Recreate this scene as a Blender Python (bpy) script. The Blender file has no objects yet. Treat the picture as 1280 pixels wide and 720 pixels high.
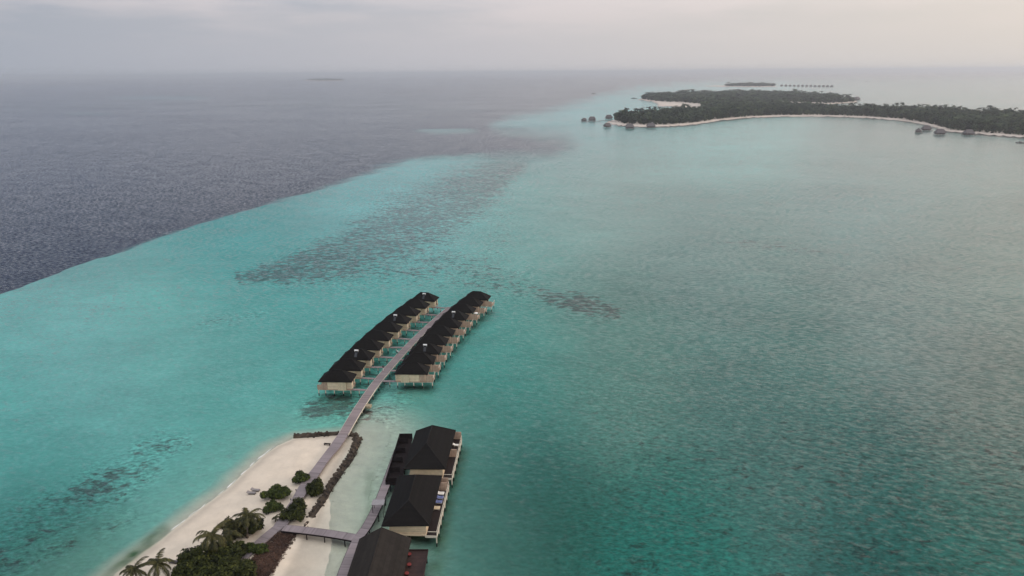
import bpy, bmesh, math, random
import numpy as np
from mathutils import Vector, Matrix, noise as mnoise

R = math.radians
C = bpy.context.scene.collection
scn = bpy.context.scene

# ------------------------------------------------------------------ camera
H = 90.0
FPX = 865.0
PITCH = math.atan((360 - 90.5) / FPX)
ROLL = R(0.45)
cam_d = bpy.data.cameras.new("camera")
cam_d.sensor_width = 36.0
cam_d.lens = 36.0 * FPX / 1280.0
cam_d.clip_start = 0.5
cam_d.clip_end = 600000
cam = bpy.data.objects.new("camera", cam_d)
C.objects.link(cam)
cr_, sr_ = math.cos(ROLL), math.sin(ROLL)
Rv = np.array([1.0, 0, 0]); Fv = np.array([0, math.cos(PITCH), -math.sin(PITCH)]); Uv = np.cross(Rv, Fv)
RR = Rv * cr_ - Uv * sr_
UU = Rv * sr_ + Uv * cr_
cam.matrix_world = Matrix(((RR[0], UU[0], -Fv[0], 0), (RR[1], UU[1], -Fv[1], 0), (RR[2], UU[2], -Fv[2], H), (0, 0, 0, 1)))
scn.camera = cam

# ------------------------------------------------------------------ light and sky
SUN_EL, SUN_AZ = 13.0, 74.0      # azimuth measured from +Y (view direction) towards +X
w = bpy.data.worlds.new("World"); scn.world = w; w.use_nodes = True
nt = w.node_tree; nt.nodes.clear()
def N(nt, t, **k):
    n = nt.nodes.new(t)
    for a, b in k.items(): setattr(n, a, b)
    return n
wo = N(nt, 'ShaderNodeOutputWorld'); bg = N(nt, 'ShaderNodeBackground'); bg.inputs['Strength'].default_value = 0.1
nt.links.new(bg.outputs[0], wo.inputs[0])
sky = N(nt, 'ShaderNodeTexSky', sky_type='NISHITA', sun_disc=False)
sky.sun_elevation = R(SUN_EL); sky.sun_rotation = R(SUN_AZ); sky.dust_density = 4.0; sky.air_density = 1.4
tc = N(nt, 'ShaderNodeTexCoord')
sep = N(nt, 'ShaderNodeSeparateXYZ'); nt.links.new(tc.outputs['Generated'], sep.inputs[0])
def wmath(op, a, b=None, clamp=False):
    n = N(nt, 'ShaderNodeMath', operation=op, use_clamp=clamp)
    for i, v in enumerate((a, b)):
        if v is None: continue
        if isinstance(v, (int, float)): n.inputs[i].default_value = v
        else: nt.links.new(v, n.inputs[i])
    return n.outputs[0]
def wramp(fac, stops):
    n = N(nt, 'ShaderNodeValToRGB'); nt.links.new(fac, n.inputs[0])
    el = n.color_ramp.elements
    el[0].position, el[0].color = stops[0][0], (*stops[0][1], 1)
    el[1].position, el[1].color = stops[-1][0], (*stops[-1][1], 1)
    for p_, c_ in stops[1:-1]:
        e = el.new(p_); e.color = (*c_, 1)
    return n.outputs[0]
def wmix(f, a, b, bt='MIX'):
    n = N(nt, 'ShaderNodeMix', data_type='RGBA', blend_type=bt)
    if isinstance(f, float): n.inputs['Factor'].default_value = f
    else: nt.links.new(f, n.inputs['Factor'])
    for s, v in ((6, a), (7, b)):
        if isinstance(v, tuple): n.inputs[s].default_value = (*v, 1)
        else: nt.links.new(v, n.inputs[s])
    return n.outputs[2]
# side factor: 0 away from the sun, 1 towards it
sx, sy = math.sin(R(SUN_AZ)), math.cos(R(SUN_AZ))
side = wmath('ADD', wmath('MULTIPLY', sep.outputs['X'], 0.5 * sx), wmath('ADD', wmath('MULTIPLY', sep.outputs['Y'], 0.5 * sy), 0.5))
# cloud deck colour along the horizon (times 10, the background strength is 0.1)
low = wramp(side, [(0.0, (.32, .37, .445)), (0.28, (.405, .445, .52)), (0.62, (.615, .60, .63)), (0.88, (.75, .705, .67)), (1.0, (.86, .74, .66))])
mid = wramp(side, [(0.0, (.11, .23, .48)), (0.35, (.15, .28, .52)), (0.6, (.40, .51, .66)), (0.8, (1.06, .99, .93)), (1.0, (1.75, 1.42, 1.15))])
up = wramp(sep.outputs['Z'], [(0.0, (0, 0, 0)), (0.07, (.03, .03, .03)), (0.2, (.8, .8, .8)), (0.3, (1, 1, 1))])
upper = wramp(side, [(0.0, (.14, .25, .46)), (0.5, (.22, .34, .52)), (0.8, (.42, .48, .56)), (1.0, (.75, .70, .66))])
higher = wramp(sep.outputs['Z'], [(0.32, (0, 0, 0)), (0.5, (1, 1, 1))])
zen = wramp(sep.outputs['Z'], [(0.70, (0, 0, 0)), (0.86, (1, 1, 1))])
rear = wmath('MULTIPLY', wramp(wmath('MULTIPLY', sep.outputs['Y'], -1.0), [(0.05, (0, 0, 0)), (0.45, (1, 1, 1))]), wramp(sep.outputs['Z'], [(0.02, (0, 0, 0)), (0.25, (1, 1, 1))]))  # brightness added to the sky behind the camera, lights without showing in reflections
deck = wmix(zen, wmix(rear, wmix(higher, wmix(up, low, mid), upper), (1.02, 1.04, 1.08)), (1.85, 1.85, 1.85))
mp = N(nt, 'ShaderNodeMapping'); mp.inputs['Scale'].default_value = (2.6, 2.6, 17.0); nt.links.new(tc.outputs['Generated'], mp.inputs[0])
nz = N(nt, 'ShaderNodeTexNoise'); nz.inputs['Scale'].default_value = 1.7; nz.inputs['Detail'].default_value = 6; nz.inputs['Roughness'].default_value = .55
nt.links.new(mp.outputs[0], nz.inputs['Vector'])
cl = wramp(nz.outputs['Fac'], [(0.40, (0, 0, 0)), (0.66, (1, 1, 1))])
amount = wramp(sep.outputs['Z'], [(0.0, (0, 0, 0)), (0.035, (.05, .05, .05)), (0.085, (.75, .75, .75)), (0.2, (1, 1, 1))])
deck = wmix(wmath('MULTIPLY', cl, amount), deck, wmix(0.62, deck, (0.92, 0.81, 0.80)))
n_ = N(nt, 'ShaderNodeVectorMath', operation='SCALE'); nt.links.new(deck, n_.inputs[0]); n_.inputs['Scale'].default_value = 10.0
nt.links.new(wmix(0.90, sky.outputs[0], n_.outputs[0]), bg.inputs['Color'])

sun_d = bpy.data.lights.new("sun", 'SUN'); sun_d.energy = 1.5; sun_d.angle = R(12); sun_d.color = (1.0, .80, .66)
sun = bpy.data.objects.new("sun", sun_d); C.objects.link(sun)
sdir = Vector((math.sin(R(SUN_AZ)) * math.cos(R(SUN_EL)), math.cos(R(SUN_AZ)) * math.cos(R(SUN_EL)), math.sin(R(SUN_EL))))
sun.rotation_euler = sdir.to_track_quat('Z', 'Y').to_euler()
scn.view_settings.view_transform = 'Standard'; scn.view_settings.look = 'None'
scn.view_settings.gamma = 1.0; scn.view_settings.exposure = 0.0
scn.view_settings.use_curve_mapping = False
scn.cycles.volume_bounces = 0
scn.cycles.max_bounces = 6
scn.cycles.transparent_max_bounces = 12
HAZE = 1.05e-4

# ------------------------------------------------------------------ layout helpers
def P(px, py, z=0.0):
    """where the ray of a point of the survey photo meets height z (metres)"""
    d = Fv * FPX + RR * (px - 640) + UU * (360 - py)
    t = (z - H) / d[2]
    return Vector((d[0] * t, d[1] * t, z))
def PX(x, y, z=0.0):
    """inverse of P for arrays"""
    dx, dy, dz = x, y, z - H
    fw = np.maximum(dy * Fv[1] + dz * Fv[2], 1e-3)
    a = (dx * RR[0] + dy * RR[1] + dz * RR[2]) / fw * FPX
    b = (dx * UU[0] + dy * UU[1] + dz * UU[2]) / fw * FPX
    return 640 + a, 360 - b

# ------------------------------------------------------------------ materials
MATS = {}
def mat(name, col, rough=.8, noise_scale=None, amt=.25, stripes=None, bump=0.0, spec=.3, col2=None, stripe_axis='X', coord='Object', stripe_dark=.55):
    if name in MATS: return MATS[name]
    m = bpy.data.materials.new(name); m.use_nodes = True
    t = m.node_tree; b = t.nodes['Principled BSDF']
    b.inputs['Roughness'].default_value = rough; b.inputs['Specular IOR Level'].default_value = spec
    b.inputs['Base Color'].default_value = (*col, 1)
    L = t.links.new
    cur = None
    tc = N(t, 'ShaderNodeTexCoord')
    if noise_scale:
        nn = N(t, 'ShaderNodeTexNoise'); nn.inputs['Scale'].default_value = noise_scale; nn.inputs['Detail'].default_value = 5; nn.inputs['Roughness'].default_value = .6
        L(tc.outputs[coord], nn.inputs['Vector'])
        rp = N(t, 'ShaderNodeValToRGB'); L(nn.outputs['Fac'], rp.inputs[0])
        lo = tuple(c * (1 - amt) for c in col); hi = col2 if col2 else tuple(min(1, c * (1 + amt)) for c in col)
        rp.color_ramp.elements[0].position = .32; rp.color_ramp.elements[0].color = (*lo, 1)
        rp.color_ramp.elements[1].position = .68; rp.color_ramp.elements[1].color = (*hi, 1)
        cur = rp.outputs[0]
        if bump:
            bp = N(t, 'ShaderNodeBump'); bp.inputs['Strength'].default_value = bump; bp.inputs['Distance'].default_value = .05
            L(nn.outputs['Fac'], bp.inputs['Height']); L(bp.outputs[0], b.inputs['Normal'])
    if stripes:
        sp = N(t, 'ShaderNodeSeparateXYZ'); L(tc.outputs[coord], sp.inputs[0])
        mu = N(t, 'ShaderNodeMath', operation='MULTIPLY'); L(sp.outputs[stripe_axis], mu.inputs[0]); mu.inputs[1].default_value = 1.0 / stripes
        fl = N(t, 'ShaderNodeMath', operation='FLOOR'); L(mu.outputs[0], fl.inputs[0])
        fr = N(t, 'ShaderNodeMath', operation='FRACT'); L(mu.outputs[0], fr.inputs[0])
        wn = N(t, 'ShaderNodeTexWhiteNoise', noise_dimensions='1D'); L(fl.outputs[0], wn.inputs['W'])
        mr = N(t, 'ShaderNodeMapRange'); L(wn.outputs['Value'], mr.inputs[0]); mr.inputs[3].default_value = .82; mr.inputs[4].default_value = 1.15
        gp = N(t, 'ShaderNodeMath', operation='LESS_THAN'); L(fr.outputs[0], gp.inputs[0]); gp.inputs[1].default_value = .1
        mg = N(t, 'ShaderNodeMapRange'); L(gp.outputs[0], mg.inputs[0]); mg.inputs[3].default_value = 1; mg.inputs[4].default_value = stripe_dark
        mm = N(t, 'ShaderNodeMath', operation='MULTIPLY'); L(mr.outputs[0], mm.inputs[0]); L(mg.outputs[0], mm.inputs[1])
        mx = N(t, 'ShaderNodeVectorMath', operation='SCALE'); L(mm.outputs[0], mx.inputs['Scale'])
        if cur: L(cur, mx.inputs[0])
        else: mx.inputs[0].default_value = col
        cur = mx.outputs[0]
    if cur: L(cur, b.inputs['Base Color'])
    MATS[name] = m
    return m
ROOF = mat('roof_shingle', (.0064, .0054, .0050), .8, 1.3, .25, stripes=.32, stripe_axis='Z', bump=.5, spec=.12, stripe_dark=.75)
ROOFC = mat('roof_felt', (.022, .0185, .016), .85, .9, .2, stripes=.4, stripe_axis='Z', bump=.4, spec=.12, stripe_dark=.8)
RIDGE = mat('ridge_cap', (.015, .014, .0145), .85, 2, .2, spec=.12)
CREAM = mat('cream_board', (.62, .505, .355), .7, 1.2, .10, stripes=.2, stripe_axis='Z', stripe_dark=.8)
SCREEN = mat('lattice_screen', (.58, .49, .34), .75, 9.0, .22, stripes=.12, stripe_axis='X', stripe_dark=.6)
PINK = mat('weathered_timber', (.42, .30, .225), .75, 1.5, .14, stripes=.16, stripe_axis='X', stripe_dark=.75)
POST = mat('pale_post', (.58, .53, .44), .7, 3, .15)
def wet_foot(m):
    """timber below the tide line is dark with weed"""
    t = m.node_tree; b = t.nodes['Principled BSDF']; L = t.links.new
    g = N(t, 'ShaderNodeNewGeometry'); sp = N(t, 'ShaderNodeSeparateXYZ'); L(g.outputs['Position'], sp.inputs[0])
    mr = N(t, 'ShaderNodeMapRange'); L(sp.outputs['Z'], mr.inputs[0]); mr.inputs[1].default_value = .12; mr.inputs[2].default_value = .3; mr.inputs[3].default_value = 1; mr.inputs[4].default_value = 0
    src = b.inputs['Base Color'].links[0].from_socket
    mx = N(t, 'ShaderNodeMix', data_type='RGBA'); L(mr.outputs[0], mx.inputs['Factor']); L(src, mx.inputs[6]); mx.inputs[7].default_value = (.008, .022, .018, 1)
    L(mx.outputs[2], b.inputs['Base Color'])
wet_foot(POST)
BOARD = mat('grey_boards', (.235, .195, .205), .8, .6, .12, stripes=.22, stripe_axis='Y', stripe_dark=.7)
DARKDECK = mat('dark_decking', (.017, .009, .0085), .8, 1.0, .3, stripes=.2, stripe_axis='Y')
REDDECK = mat('red_decking', (.034, .016, .014), .65, .8, .35, stripes=.2, stripe_axis='Y')
DARKWALL = mat('dark_timber', (.012, .008, .0085), .8, 1.4, .3, spec=.15)
GLASS = mat('window_glass', (.03, .035, .04), .15, 0.5, .1, spec=.5)
WHITE = mat('white_cloth', (.78, .77, .74), .8, 3, .04)
BLUEC = mat('blue_towel', (.12, .15, .30), .85, 2, .1, stripes=.28, stripe_axis='Y', stripe_dark=4.2)
CREAMC = mat('cream_cushion', (.66, .55, .38), .85, 3, .06)
TANK = mat('tank_enamel', (.80, .80, .80), .4, 2, .04)
PANEL = mat('solar_panel', (.03, .035, .045), .4, 2, .1, spec=.3)
ROCKM = mat('rock', (.035, .027, .022), .9, .9, .55, bump=.8, col2=(.10, .075, .055))
ROCKL = mat('pale_rock', (.27, .21, .17), .9, .9, .5, bump=.8, col2=(.46, .38, .31))
TRUNK = mat('palm_trunk', (.14, .11, .085), .9, 4, .25, stripes=.25, stripe_axis='Z')
BARK = mat('bark', (.085, .065, .05), .95, 4, .3)
FROND = mat('palm_frond', (.016, .021, .008), .6, .5, .4, col2=(.062, .064, .024), spec=.2)
LEAFA = mat('shrub_leaf', (.020, .036, .008), .7, .7, .45, col2=(.050, .074, .018), spec=.15)
LEAFB = mat('tree_leaf', (.012, .020, .006), .7, .5, .5, col2=(.042, .054, .015), spec=.12)
FOREST = mat('far_leaf', (.019, .035, .028), .85, .02, .35, col2=(.043, .064, .045), spec=.05)
def tree_tone(m):
    """every tree of the woods has its own green"""
    t = m.node_tree; b = t.nodes['Principled BSDF']; L = t.links.new
    at = N(t, 'ShaderNodeAttribute', attribute_name='tone'); src = b.inputs['Base Color'].links[0].from_socket
    cr = N(t, 'ShaderNodeValToRGB'); L(at.outputs['Fac'], cr.inputs[0]); cr.color_ramp.elements[0].color = (.5, .55, .6, 1); cr.color_ramp.elements[1].color = (1.9, 1.75, 1.3, 1)
    mx = N(t, 'ShaderNodeMix', data_type='RGBA', blend_type='MULTIPLY'); mx.inputs['Factor'].default_value = 1; L(src, mx.inputs[6]); L(cr.outputs[0], mx.inputs[7]); L(mx.outputs[2], b.inputs['Base Color'])
tree_tone(FOREST)
THATCH = mat('thatch', (.12, .105, .108), .95, 1, .3)
FARWALL = mat('far_timber', (.13, .11, .105), .9, 1, .2)
DEAD = mat('dry_creeper', (.055, .030, .022), .95, .5, .4, col2=(.10, .055, .038))
PATCH = mat('bollard_metal', (.10, .10, .13), .5, 3, .1)
SKIN = mat('skin', (.36, .20, .13), .6, 5, .05)
SHIRT = mat('white_shirt', (.75, .74, .74), .8, 5, .05)
DARKC = mat('dark_clothes', (.02, .02, .028), .85, 5, .1)

# ------------------------------------------------------------------ mesh helpers
class MB:
    def __init__(s): s.v = []; s.f = []; s.mi = []
    def add(s, vs, fs, mi=0):
        o = len(s.v); s.v += [tuple(v) for v in vs]; s.f += [tuple(i + o for i in f) for f in fs]; s.mi += [mi] * len(fs)
    def box(s, c, size, rz=0.0, mi=0, taper=1.0):
        cx, cy, cz = c; hx, hy, hz = size[0] / 2, size[1] / 2, size[2] / 2
        ca, sa = math.cos(rz), math.sin(rz); vs = []
        for z, k in ((-hz, 1.0), (hz, taper)):
            for x, y in ((-hx, -hy), (hx, -hy), (hx, hy), (-hx, hy)):
                x *= k; y *= k
                vs.append((cx + x * ca - y * sa, cy + x * sa + y * ca, cz + z))
        s.add(vs, [(3, 2, 1, 0), (4, 5, 6, 7), (0, 1, 5, 4), (1, 2, 6, 5), (2, 3, 7, 6), (3, 0, 4, 7)], mi)
    def bar(s, a, b, r0, r1=None, n=6, mi=0):
        a = Vector(a); b = Vector(b); r1 = r0 if r1 is None else r1
        d = (b - a).normalized(); u = d.orthogonal().normalized(); v = d.cross(u); vs = []
        for p, r in ((a, r0), (b, r1)):
            for k in range(n):
                t = 2 * math.pi * k / n; vs.append(p + (u * math.cos(t) + v * math.sin(t)) * r)
        fs = [(k, (k + 1) % n, n + (k + 1) % n, n + k) for k in range(n)]
        s.add(vs, fs + [tuple(range(n - 1, -1, -1)), tuple(range(n, 2 * n))], mi)
    def tube(s, pts, rs, n=8, mi=0):
        o = []; k0 = len(pts)
        vs = []
        for i, p in enumerate(pts):
            p = Vector(p); a = Vector(pts[max(0, i - 1)]); b = Vector(pts[min(k0 - 1, i + 1)])
            d = (b - a).normalized(); u = Vector((0, 1, 0)).cross(d)
            u = u.normalized() if u.length > .01 else Vector((1, 0, 0)); v = d.cross(u)
            for k in range(n):
                t = 2 * math.pi * k / n; vs.append(p + (u * math.cos(t) + v * math.sin(t)) * rs[i])
        fs = [(i * n + k, i * n + (k + 1) % n, (i + 1) * n + (k + 1) % n, (i + 1) * n + k) for i in range(k0 - 1) for k in range(n)]
        s.add(vs, fs + [tuple(range(n - 1, -1, -1)), tuple(range((k0 - 1) * n, k0 * n))], mi)
    def build(s, name, m, parent=None, smooth=False):
        me = bpy.data.meshes.new(name); me.from_pydata(s.v, [], s.f)
        for q in (m if isinstance(m, (list, tuple)) else [m]): me.materials.append(q)
        if any(s.mi): me.polygons.foreach_set('material_index', s.mi)
        if smooth: me.polygons.foreach_set('use_smooth', [True] * len(me.polygons))
        me.update()
        o = bpy.data.objects.new(name, me); C.objects.link(o)
        if parent: o.parent = parent
        return o
def tag(o, label=None, cat=None, group=None, kind=None):
    if label: o['label'] = label
    if cat: o['category'] = cat
    if group: o['group'] = group
    if kind: o['kind'] = kind
    return o
def empty(name, loc, rz=0.0):
    o = bpy.data.objects.new(name, None); C.objects.link(o); o.location = loc; o.rotation_euler = (0, 0, rz); o.empty_display_size = .5
    return o
KIDS = {}
def copy_tree(o):
    c = o.copy(); C.objects.link(c)
    for ch in [x for x in bpy.data.objects if x.parent == o]:
        d = copy_tree(ch); d.parent = c
    return c
def smooth01(x): x = np.clip(x, 0, 1); return x * x * (3 - 2 * x)

# numpy value noise (world metres)
_rs = np.random.RandomState(7); _tab = _rs.rand(256, 256)
def vnoise(x, y, s):
    x = x / s; y = y / s; xi = np.floor(x).astype(np.int64); yi = np.floor(y).astype(np.int64)
    fx = smooth01(x - xi); fy = smooth01(y - yi)
    g = lambda i, j: _tab[(xi + i) & 255, (yi + j) & 255]
    return (g(0, 0) * (1 - fx) + g(1, 0) * fx) * (1 - fy) + (g(0, 1) * (1 - fx) + g(1, 1) * fx) * fy
def poly_sdf(x, y, pts):
    """signed distance to a polygon, positive inside; x, y arrays"""
    d2 = np.full(x.shape, 1e18); ins = np.zeros(x.shape, bool); n = len(pts)
    for i in range(n):
        ax, ay = pts[i]; bx, by = pts[(i + 1) % n]
        ex, ey = bx - ax, by - ay; L2 = ex * ex + ey * ey + 1e-12
        t = np.clip(((x - ax) * ex + (y - ay) * ey) / L2, 0, 1)
        dx = x - ax - t * ex; dy = y - ay - t * ey
        d2 = np.minimum(d2, dx * dx + dy * dy)
        c = ((ay > y) != (by > y)) & (x < (bx - ax) * (y - ay) / (by - ay + 1e-12) + ax)
        ins ^= c
    d = np.sqrt(d2)
    return np.where(ins, d, -d)
def line_d(x, y, pts):
    d2 = np.full(x.shape, 1e18)
    for (ax, ay), (bx, by) in zip(pts[:-1], pts[1:]):
        ex, ey = bx - ax, by - ay
        t = np.clip(((x - ax) * ex + (y - ay) * ey) / (ex * ex + ey * ey + 1e-12), 0, 1)
        d2 = np.minimum(d2, (x - ax - t * ex) ** 2 + (y - ay - t * ey) ** 2)
    return np.sqrt(d2)

# ------------------------------------------------------------------ the sand spit's plan (world metres)
# waterline, seaward (left) side going up, round the tip inside the rocks, down the lagoon side
SHORE_PX = [(60, 800), (100, 752), (150, 712), (178, 692), (205, 672), (232, 650), (258, 630), (283, 612), (304, 592), (326, 572), (345, 558),
            (368, 548), (430, 542), (442, 545), (440, 556), (425, 582), (415, 602), (411, 624), (413, 645), (412, 672), (407, 700), (399, 750), (390, 800)]
SHORE = [tuple(P(a, b, 0)[:2]) for a, b in SHORE_PX]
LEFT_EDGE = SHORE[:12]
ROCKLINE_PX = [(443, 546), (437, 566), (425, 583), (413, 600), (402, 620), (390, 640), (374, 662), (357, 688), (341, 715), (325, 745), (305, 790)]
def spit_h(x, y):
    d = poly_sdf(x, y, SHORE)
    dr = line_d(x, y, SHORE[12:17])
    h = np.where(d > 0, 1.3 * (1 - np.exp(-d / 8.0)), d * 0.075)
    lag = smooth01((np.interp(y, [90, 100, 160, 175], [-52, -48, -45, -45]) - x) / -3.0)
    h = np.where(d <= 0, d * (.075 * (1 - lag) + .045 * lag), h)
    # gentler underwater slope on the lagoon side
    rl = [tuple(P(a, b, .5)[:2]) for a, b in ROCKLINE_PX]
    # lagoon beach: right of the rock line the sand lies low and flat
    px, py = PX(x, y, 0)
    xr = np.interp(y, sorted([p[1] for p in rl]), [p[0] for p in sorted(rl, key=lambda q: q[1])])
    right = smooth01((x - xr) / 3.0)
    h = np.where(h > 0, h * (1 - right) + np.minimum(h, d * .03) * right, h)
    h = h + (vnoise(x, y, 6.0) - .5) * .06 + (vnoise(x, y, 1.7) - .5) * .03
    return h

# ------------------------------------------------------------------ seabed: depth and colour of the bottom as the water lets it show
DEEP_PX = [(-700, 560), (-300, 450), (-80, 380), (0, 357), (60, 335), (120, 312), (190, 290), (260, 268), (330, 247), (420, 222), (480, 204), (520, 195), (560, 191), (640, 190),
           (690, 187), (717, 178), (705, 168), (665, 160), (618, 153), (640, 145), (700, 133), (745, 120), (800, 108), (880, 101), (1000, 97.5), (1400, 91), (1400, 70), (-700, 70)]
# (px, py, colour, weight radius px)
CTRL = [(30, 550, (0.144, 0.533, 0.497)), (230, 400, (0.228, 0.635, 0.584)), (520, 220, (0.229, 0.686, 0.685)), (620, 464, (0.082, 0.385, 0.330)), (600, 600, (0.008, 0.100, 0.090)), 
        (440, 600, (0.100, 0.520, 0.400)), (760, 450, (0.127, 0.292, 0.246)), (950, 450, (0.094, 0.222, 0.197)), (1230, 690, (0.022, 0.163, 0.131)), (1100, 220, (0.205, 0.390, 0.382)), 
        (720, 136, (0.135, 0.704, 0.713)), (840, 700, (0.013, 0.197, 0.160)), (630, 240, (0.226, 0.560, 0.505)), (250, 590, (0.142, 0.481, 0.443)), (750, 220, (0.300, 0.483, 0.440)), 
        (1150, 400, (0.185, 0.279, 0.261)), (100, 445, (0.225, 0.582, 0.556)), (300, 295, (0.008, 0.408, 0.392)), (900, 295, (0.182, 0.334, 0.310)), (900, 162, (0.300, 0.750, 0.720)), 
        (1100, 645, (0.008, 0.115, 0.101)), (650, 645, (0.008, 0.121, 0.090)), (1250, 305, (0.239, 0.346, 0.309)), (1250, 495, (0.160, 0.217, 0.188)), (60, 685, (0.008, 0.119, 0.090)), 
        (470, 440, (0.101, 0.409, 0.359)), (300, 480, (0.159, 0.523, 0.475)), (1000, 560, (0.075, 0.211, 0.186)), (1180, 190, (0.207, 0.391, 0.377)), (1150, 125, (0.210, 0.424, 0.407)), 
        (450, 250, (0.203, 0.632, 0.623)), (400, 360, (0.106, 0.479, 0.448))]
def seabed_colour(x, y, h_spit):
    px, py = PX(x, y, 0)
    front = y > 5
    px = np.where(front, px, -900); py = np.where(front, py, 900)
    pxc = np.clip(px, -200, 1480); pyc = np.clip(py, 100, 830)
    # log-ish vertical coordinate so that far strips stay narrow
    vy = lambda q: 95 * np.log(np.maximum(q - 78, 1.0) / 20.0) + .62 * q
    num = np.zeros(x.shape + (3,)); den = np.zeros(x.shape)
    for a, b, c in CTRL:
        d2 = ((pxc - a) / 1.0) ** 2 + ((vy(pyc) - vy(b)) * 1.0) ** 2
        wgt = np.exp(-d2 / (2 * 62.0 ** 2)) + 3.0 / (d2 + 3000.0) * .01
        num += wgt[..., None] * np.array(c); den += wgt
    col = num / den[..., None]
    # broad tone changes of sand and seagrass over the flats
    mott = (vnoise(x, y, 55) - .5) * .16 + (vnoise(x + 31, y, 21) - .5) * .12
    col = col * (1 + mott)[..., None]
    # sand close to the spit
    lagoon = smooth01((x + 46) / 3.0) * (x < 0)
    s = smooth01(1 + h_spit / (.50 + .70 * lagoon))[..., None] * .98
    s2 = smooth01(1 + h_spit / 2.6)[..., None] * .45
    col = col * (1 - s2) + np.array((.33, .64, .54)) * s2
    col = col * (1 - s) + np.array((.70, .65, .54)) * s  # submerged sand painted paler to make up for light lost through the water
    # deep water
    wob = (vnoise(x, y, 60) - .5) * 6 + (vnoise(x, y, 22) - .5) * 4.5 + (vnoise(x, y, 8) - .5) * 2.5
    dd = poly_sdf(px, py + wob, DEEP_PX)
    soft = 9.0 + 8.0 * smooth01((px - 560) / 120) * smooth01((py - 120) / 40)
    deep = smooth01((dd + soft) / (2 * soft))
    for cx, cy, rx, ry, k in ((560, 158.5, 42, 3.0, .5), (200, 120.5, 72, 2.6, .33), (110, 138.5, 34, 1.6, .18), (655, 151.5, 45, 4, .5)):
        e = ((px - cx) / rx) ** 2 + ((py - cy) / ry) ** 2
        deep = deep * (1 - k * smooth01(1.25 - e))
    col = col * (1 - deep[..., None]) + np.array((.006, .016, .045)) * deep[..., None]
    # coral / seagrass density
    cor = np.zeros(x.shape)
    for pts, hw, k in (([(300, 342), (360, 334), (420, 318), (480, 292), (540, 262), (590, 235), (645, 200)], (8, 17, 30, 38, 40, 32, 16), 1.0),
                       ([(470, 338), (560, 325), (620, 345), (690, 364)], (12, 24, 18, 11), .68), ([(640, 215), (625, 290), (600, 330)], (10, 26, 20), .5),
                       ([(680, 364), (725, 373), (770, 385)], (9, 13, 8), .9), ([(900, 298), (980, 304), (1060, 316)], (4, 7, 4), .6),
                       ([(172, 556), (205, 549), (232, 544)], (10, 13, 8), .62), ([(92, 612), (118, 603), (150, 592), (190, 577)], (14, 22, 22, 11), .8),
                       ([(-20, 680), (30, 655), (75, 632), (115, 610)], (24, 28, 26, 16), .62), ([(-20, 712), (40, 690), (85, 672)], (14, 12, 8), .6),
                       ([(160, 640), (120, 660)], (10, 8), .4), ([(255, 398), (330, 385)], (7, 5), .45),
                       ([(385, 508), (420, 500), (455, 512)], (12, 19, 12), .95), ([(440, 480), (480, 520), (500, 490)], (12, 12, 12), .6), ([(470, 470), (520, 425), (555, 390)], (16, 16, 10), .7)):
        n_ = len(pts)
        for i in range(n_ - 1):
            (ax, ay), (bx, by) = pts[i], pts[i + 1]; ex, ey = bx - ax, by - ay
            t = np.clip(((pxc - ax) * ex + (pyc - ay) * ey) / (ex * ex + ey * ey), 0, 1)
            d2 = (pxc - ax - t * ex) ** 2 + (pyc - ay - t * ey) ** 2; h_ = hw[i] * (1 - t) + hw[i + 1] * t
            cor = np.maximum(cor, k * np.exp(-(d2 / (h_ * h_ * 1.7)) ** 1.5))
    gen = smooth01((px - 600) / 200) * smooth01((py - 380) / 200) * .48
    cor = np.maximum(cor, gen)
    cor *= (1 - deep)
    # green weed strip along the left shore, and beside the big deck
    weed = np.zeros(x.shape)
    weed = np.maximum(weed, smooth01(1.15 - line_d(pxc, pyc, [(120, 735), (160, 700), (205, 662)]) / 11) * .85)
    weed = np.maximum(weed, smooth01(1.1 - line_d(pxc, pyc, [(575, 560), (560, 610), (548, 690), (535, 740)]) / 16) * .6)
    weed = np.maximum(weed, smooth01(1.1 - line_d(pxc, pyc, [(462, 590), (462, 640), (450, 668)]) / 9) * .3)
    weed *= .35 + .9 * vnoise(x, y, 2.6) * (.6 + .6 * vnoise(x, y, .9))
    col = col * (1 - weed[..., None]) + np.array((.06, .14, .055)) * weed[..., None]
    return np.clip(col, 0.002, .8), cor, deep

def add_attrs(me, col, cor):
    a = me.color_attributes.new('bottom', 'FLOAT_COLOR', 'POINT')
    rgba = np.ones((len(me.vertices), 4)); rgba[:, :3] = col
    a.data.foreach_set('color', rgba.ravel())
    b = me.attributes.new('coral', 'FLOAT', 'POINT'); b.data.foreach_set('value', cor)

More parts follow.
